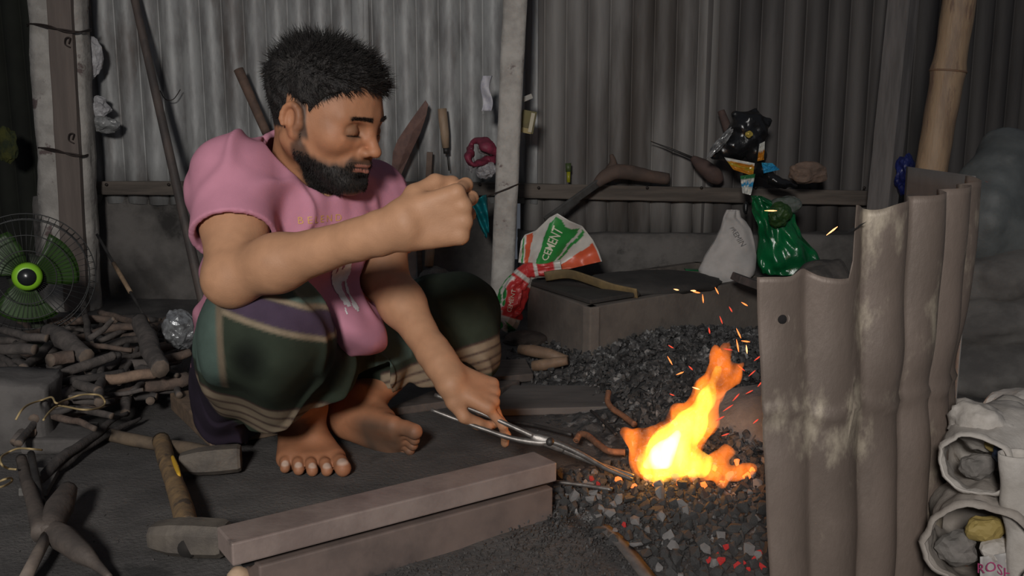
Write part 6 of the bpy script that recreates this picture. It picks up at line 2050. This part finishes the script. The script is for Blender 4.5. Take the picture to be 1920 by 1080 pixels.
crumple('dusty_bundle', P(1548, 560, 2.85), (0.11, 0.08, 0.125), M('dusty_cloth', (0.10, 0.088, 0.08), (0.06, 0.054, 0.05), scale=20, rough=0.9), 'dusty grey cloth bundle behind the tin screen, below the green bag', 'bundle', 51, 0.15, 1.6)

# wooden handles and boards on the floor behind the man's knee
pw = M('handle_tan', (0.27, 0.175, 0.11), (0.18, 0.115, 0.075), scale=22, stretch=(1, 1, 1), rough=0.65, bump=0.2)
mesh_obj('turned_haft', *tube([P(974, 655, 2.40), P(1000, 658, 2.38), P(1030, 664, 2.36), P(1062, 675, 2.33)], [0.013, 0.0165, 0.0155, 0.012], 12, 0.04), pw, loc=tuple(P(974, 665, 2.40)), label='tan wooden tool handle beside the trough, upper of two', cat='handle')
mesh_obj('turned_haft', *tube([P(1000, 687, 2.30), P(1020, 684, 2.29), P(1045, 679, 2.28), P(1064, 676, 2.27)], [0.0145, 0.0150, 0.0135, 0.0105], 12, 0.04), pw, loc=tuple(P(1000, 697, 2.30)), label='tan wooden tool handle beside the trough, lower of two', cat='handle')
bd = M('floor_board', (0.105, 0.085, 0.075), (0.060, 0.050, 0.045), scale=12, stretch=(0.6, 4, 1), rough=0.85, bump=0.5)
def board(name, q, z, t, mat, label):
    pts = [G(x, y, z) for x, y in q]
    c = [p - Vector((0, 0, t)) for p in pts] + pts
    mesh_obj(name, *box8(c, 0.003), mat, smooth=False, loc=tuple(pts[0] - Vector((0, 0, t))), label=label, cat='board')
board('plank', [(870, 712), (1000, 700), (985, 672), (900, 676)], 0.02, 0.02, bd, 'dark brown board under the striped hem of the far knee')
board('plank', [(720, 768), (905, 742), (975, 712), (850, 716)], 0.016, 0.018, bd, 'weathered board on the floor behind the tongs')
board('plank', [(905, 768), (1140, 762), (1150, 722), (960, 722)], 0.014, 0.016, M('grey_board', (0.125, 0.112, 0.105), (0.085, 0.076, 0.072), scale=8, stretch=(0.5, 2, 1), rough=0.9, bump=0.5), 'wide dusty grey board behind the tongs, next to the coal')
crumple('dark_rag', P(985, 640, 2.62), (0.06, 0.05, 0.03), M('rag_brown', (0.075, 0.055, 0.045), (0.045, 0.035, 0.03), scale=20, rough=0.9), 'dark brown rag on the floor left of the trough', 'rag', 52, 0.2, 1.6)

# right side: tarpaulin, dusty sacks, printed sacks
tarp_m = M('grey_tarpaulin', (0.12, 0.13, 0.13), (0.075, 0.082, 0.082), scale=8, rough=0.6, bump=0.5, bscale=30)
s = Sculpt((1.00, 2.0, 0.28), (1.75, 2.8, 0.70), 0.010)
s.cap(A(P(1890, 300, 2.4)), A(P(1885, 420, 2.4)), 0.075, 0.13, 0.06).cap(A(P(1895, 290, 2.4)), A(P(1835, 360, 2.35)), 0.05, 0.05, 0.05).cap(A(P(1840, 430, 2.35)), A(P(1960, 430, 2.35)), 0.10, 0.12, 0.06)
s.field(lambda p: 0.014 * vnoise(p * A((1, 1, 0.5)).astype(np.float32), 26, 91) + 0.006 * vnoise(p, 60, 92))
V, F = s.mesh(1)
o = fast_mesh('tarpaulin', V, F, tarp_m)
tag(o, 'dark grey-blue tarpaulin heaped at the right edge behind the screen', 'tarpaulin')
sackm = M('dusty_sack', (0.15, 0.14, 0.13), (0.09, 0.083, 0.078), scale=9, rough=0.9, bump=0.5, bscale=40)
for i, (px, py, rad, lab) in enumerate(((1890, 515, (0.17, 0.13, 0.075), 'full dusty sack directly under the tarpaulin'), (1875, 600, (0.17, 0.13, 0.075), 'full dusty sack second under the tarpaulin'), (1870, 690, (0.19, 0.15, 0.08), 'dark dusty sack lowest under the tarpaulin'))):
    mesh_obj('dusty_sack', *blob(tuple(P(px, py, 2.30 - 0.05 * i)), rad, 0.13, 1.3, 60 + i, 4, False, (0, -0.12, 0.2)), sackm, loc=tuple(P(px, py + 60, 2.3)), label=lab, cat='sack', group='dusty sacks on the right')
crumple('blue_bag', P(1700, 325, 3.02), (0.033, 0.035, 0.055), M('blue_plastic', (0.015, 0.025, 0.16), (0.01, 0.015, 0.09), scale=20, rough=0.4), 'dark blue plastic bag between the grey post and the bamboo pole', 'bag', 71)
crumple('red_scrap', P(1845, 348, 2.31), (0.022, 0.02, 0.016), M('dull_red', (0.13, 0.05, 0.05), (0.2, 0.18, 0.17), scale=40, rough=0.7), 'dull red and white scrap right of the tall tin sheet', 'scrap', 72)

def rolled_sack(name, label, mouth, r0, axis, length, flare, mat, seed, sq=0.8, contents=()):
    """sack lying with its open mouth towards us: rim, tube, closed far end"""
    e = empty(name, (mouth.x, mouth.y, 0), label=label, cat='sack')
    ax_ = Vector(axis).normalized()
    u_ = ax_.cross(Vector((0, 0, 1))).normalized()
    w_ = u_.cross(ax_)
    def fn(u, v):
        a = u * 2 * math.pi
        nse = 1 + 0.13 * mnoise.noise(Vector((math.cos(a) * 1.3 + seed, math.sin(a) * 1.3, v * 2.2))) + 0.08 * mnoise.noise(Vector((math.cos(a) * 4, math.sin(a) * 4 + seed, v * 6)))
        if v < 0.10:     # turned rim
            t = v / 0.10
            r = r0 * (0.93 + 0.12 * math.sin(t * math.pi))
            l = -0.004 + 0.016 * t
        else:
            t = (v - 0.10) / 0.90
            r = r0 * (0.97 + flare * math.sin(min(1, t * 1.25) * math.pi / 2)) * (1 if t < 0.8 else math.sqrt(max(0.0, 1 - ((t - 0.8) / 0.2) ** 2)) * 0.98 + 0.02)
            l = 0.012 + length * t
        sag = 0.25 * l
        return mouth + ax_ * l + (u_ * math.cos(a) + w_ * math.sin(a) * sq) * r * nse + Vector((0, 0, 0.0 * sag))
    V, F = sheet(fn, 56, 44, 0.0022)
    mesh_obj('sack_cloth', V, F, mat, e)
    for k, (dx, dz, rr, m_) in enumerate(contents):
        crumple('stuffing', mouth + ax_ * 0.05 + u_ * dx + w_ * dz, (rr, rr * 0.7, rr * 0.8), m_, None, None, seed * 10 + k, 0.25, 2.0, sub=3, parent=e)
    return e, fn, ax_
white_w = M('white_woven', (0.50, 0.46, 0.42), (0.36, 0.325, 0.29), scale=16, rough=0.8, bump=0.5, bscale=45)
print_w2 = M('printed_paper_sack', (0.36, 0.32, 0.285), (0.25, 0.215, 0.185), scale=14, rough=0.8, bump=0.5, bscale=40, c3=(0.42, 0.16, 0.09), c3scale=9, c3lo=0.66, c3hi=0.70)
inn = M('grey_stuffing', (0.20, 0.18, 0.165), (0.12, 0.11, 0.10), scale=30, rough=0.85)
inn2 = M('blue_stuffing', (0.02, 0.035, 0.07), rough=0.5)
inn3 = M('yellow_stuffing', (0.34, 0.25, 0.08), rough=0.7)
e, fn1, ax1 = rolled_sack('woven_sack', 'white woven sack with open mouth on top, at the right front', P(1830, 872, 1.11), 0.046, (0.66, 0.72, -0.12), 0.20, 0.70, white_w, 3, 0.80, contents=((-0.012, -0.012, 0.022, inn), (0.020, 0.014, 0.016, inn2), (0.004, 0.020, 0.012, inn3)))
mesh_obj('sack_back', *blob(tuple(P(1900, 838, 1.24)), (0.080, 0.075, 0.060), 0.16, 1.4, 77, 4), white_w, e)
mesh_obj('sack_corner', *blob(tuple(P(1842, 800, 1.18)), (0.042, 0.045, 0.030), 0.22, 1.6, 78, 4, False, (0, 0.5, 0)), white_w, e)
e2_, fn2, ax2 = rolled_sack('printed_sack', 'printed paper sack gaping open below the white woven one', P(1838, 1030, 1.07), 0.061, (0.52, 0.82, -0.10), 0.18, 0.22, print_w2, 5, 0.95, contents=((-0.030, -0.020, 0.026, inn), (0.022, -0.016, 0.026, white_w), (0.0, 0.012, 0.022, inn3)))
def fold(u, v):
    a = u * 2 * math.pi
    c = P(1925 - 18 * v, 1100 - 250 * v, 1.08)
    r = 0.022 + 0.006 * mnoise.noise(Vector((math.cos(a), math.sin(a), v * 4)))
    return c + Vector((math.cos(a) * r, math.sin(a) * r * 0.7, 0))
V, F = sheet(fold, 24, 24, 0.002)
mesh_obj('rolled_sack', V, F, white_w, loc=tuple(P(1925, 1100, 1.08)), label='upright rolled white sack at the lower right corner', cat='sack')
crumple('white_cloth_end', P(1915, 790, 1.30), (0.055, 0.05, 0.045), white_w, 'crumpled end of a white sack with faint red print, right edge', 'sack', 75, 0.14, 1.6)
# red-pink print on the sacks
pinkink = M('pink_ink', (0.40, 0.05, 0.16), rough=0.8)
def on_sack(fn, body, size, u0, v0, su, sv, rot, parent, mat, name):
    TVv, TFf = text_shape(body, size)
    tv = []
    c, s_ = math.cos(rot), math.sin(rot)
    for v in TVv:
        x, y = v.x * c - v.y * s_, v.x * s_ + v.y * c
        p = fn(u0 + x * su, v0 + y * sv)
        q1, q2 = fn(u0 + x * su + 0.01, v0 + y * sv), fn(u0 + x * su, v0 + y * sv + 0.01)
        n_ = (q1 - p).cross(q2 - p).normalized()
        if n_.y > 0: n_ = -n_
        tv.append(p + n_ * 0.003)
    mesh_obj(name, tv, TFf, mat, parent, label='pink printed lettering')
pp = P(1872, 1062, 1.09)
TVv, TFf = text_shape('ROSHO', 0.016)
mesh_obj('sack_paper', *sheet(lambda u, v: P(1838 + 66 * u, 1090 - 46 * v - 10 * u, 1.085 + 0.006 * math.sin(u * 7)), 12, 8, 0.001), M('paper_flap', (0.46, 0.44, 0.42), (0.36, 0.34, 0.33), scale=30, rough=0.8), e2_)
tv = [P(1872 + v.x * 1650, 1066 - v.y * 1650 + 4 * math.sin(v.x * 200) + v.x * 300, 1.0845 + 0.006 * math.sin((0.5 + v.x * 25) * 7)) + Vector((0, -0.006, 0)) for v in TVv]
mesh_obj('sack_lettering', tv, TFf, pinkink, e2_, label='pink printed lettering')
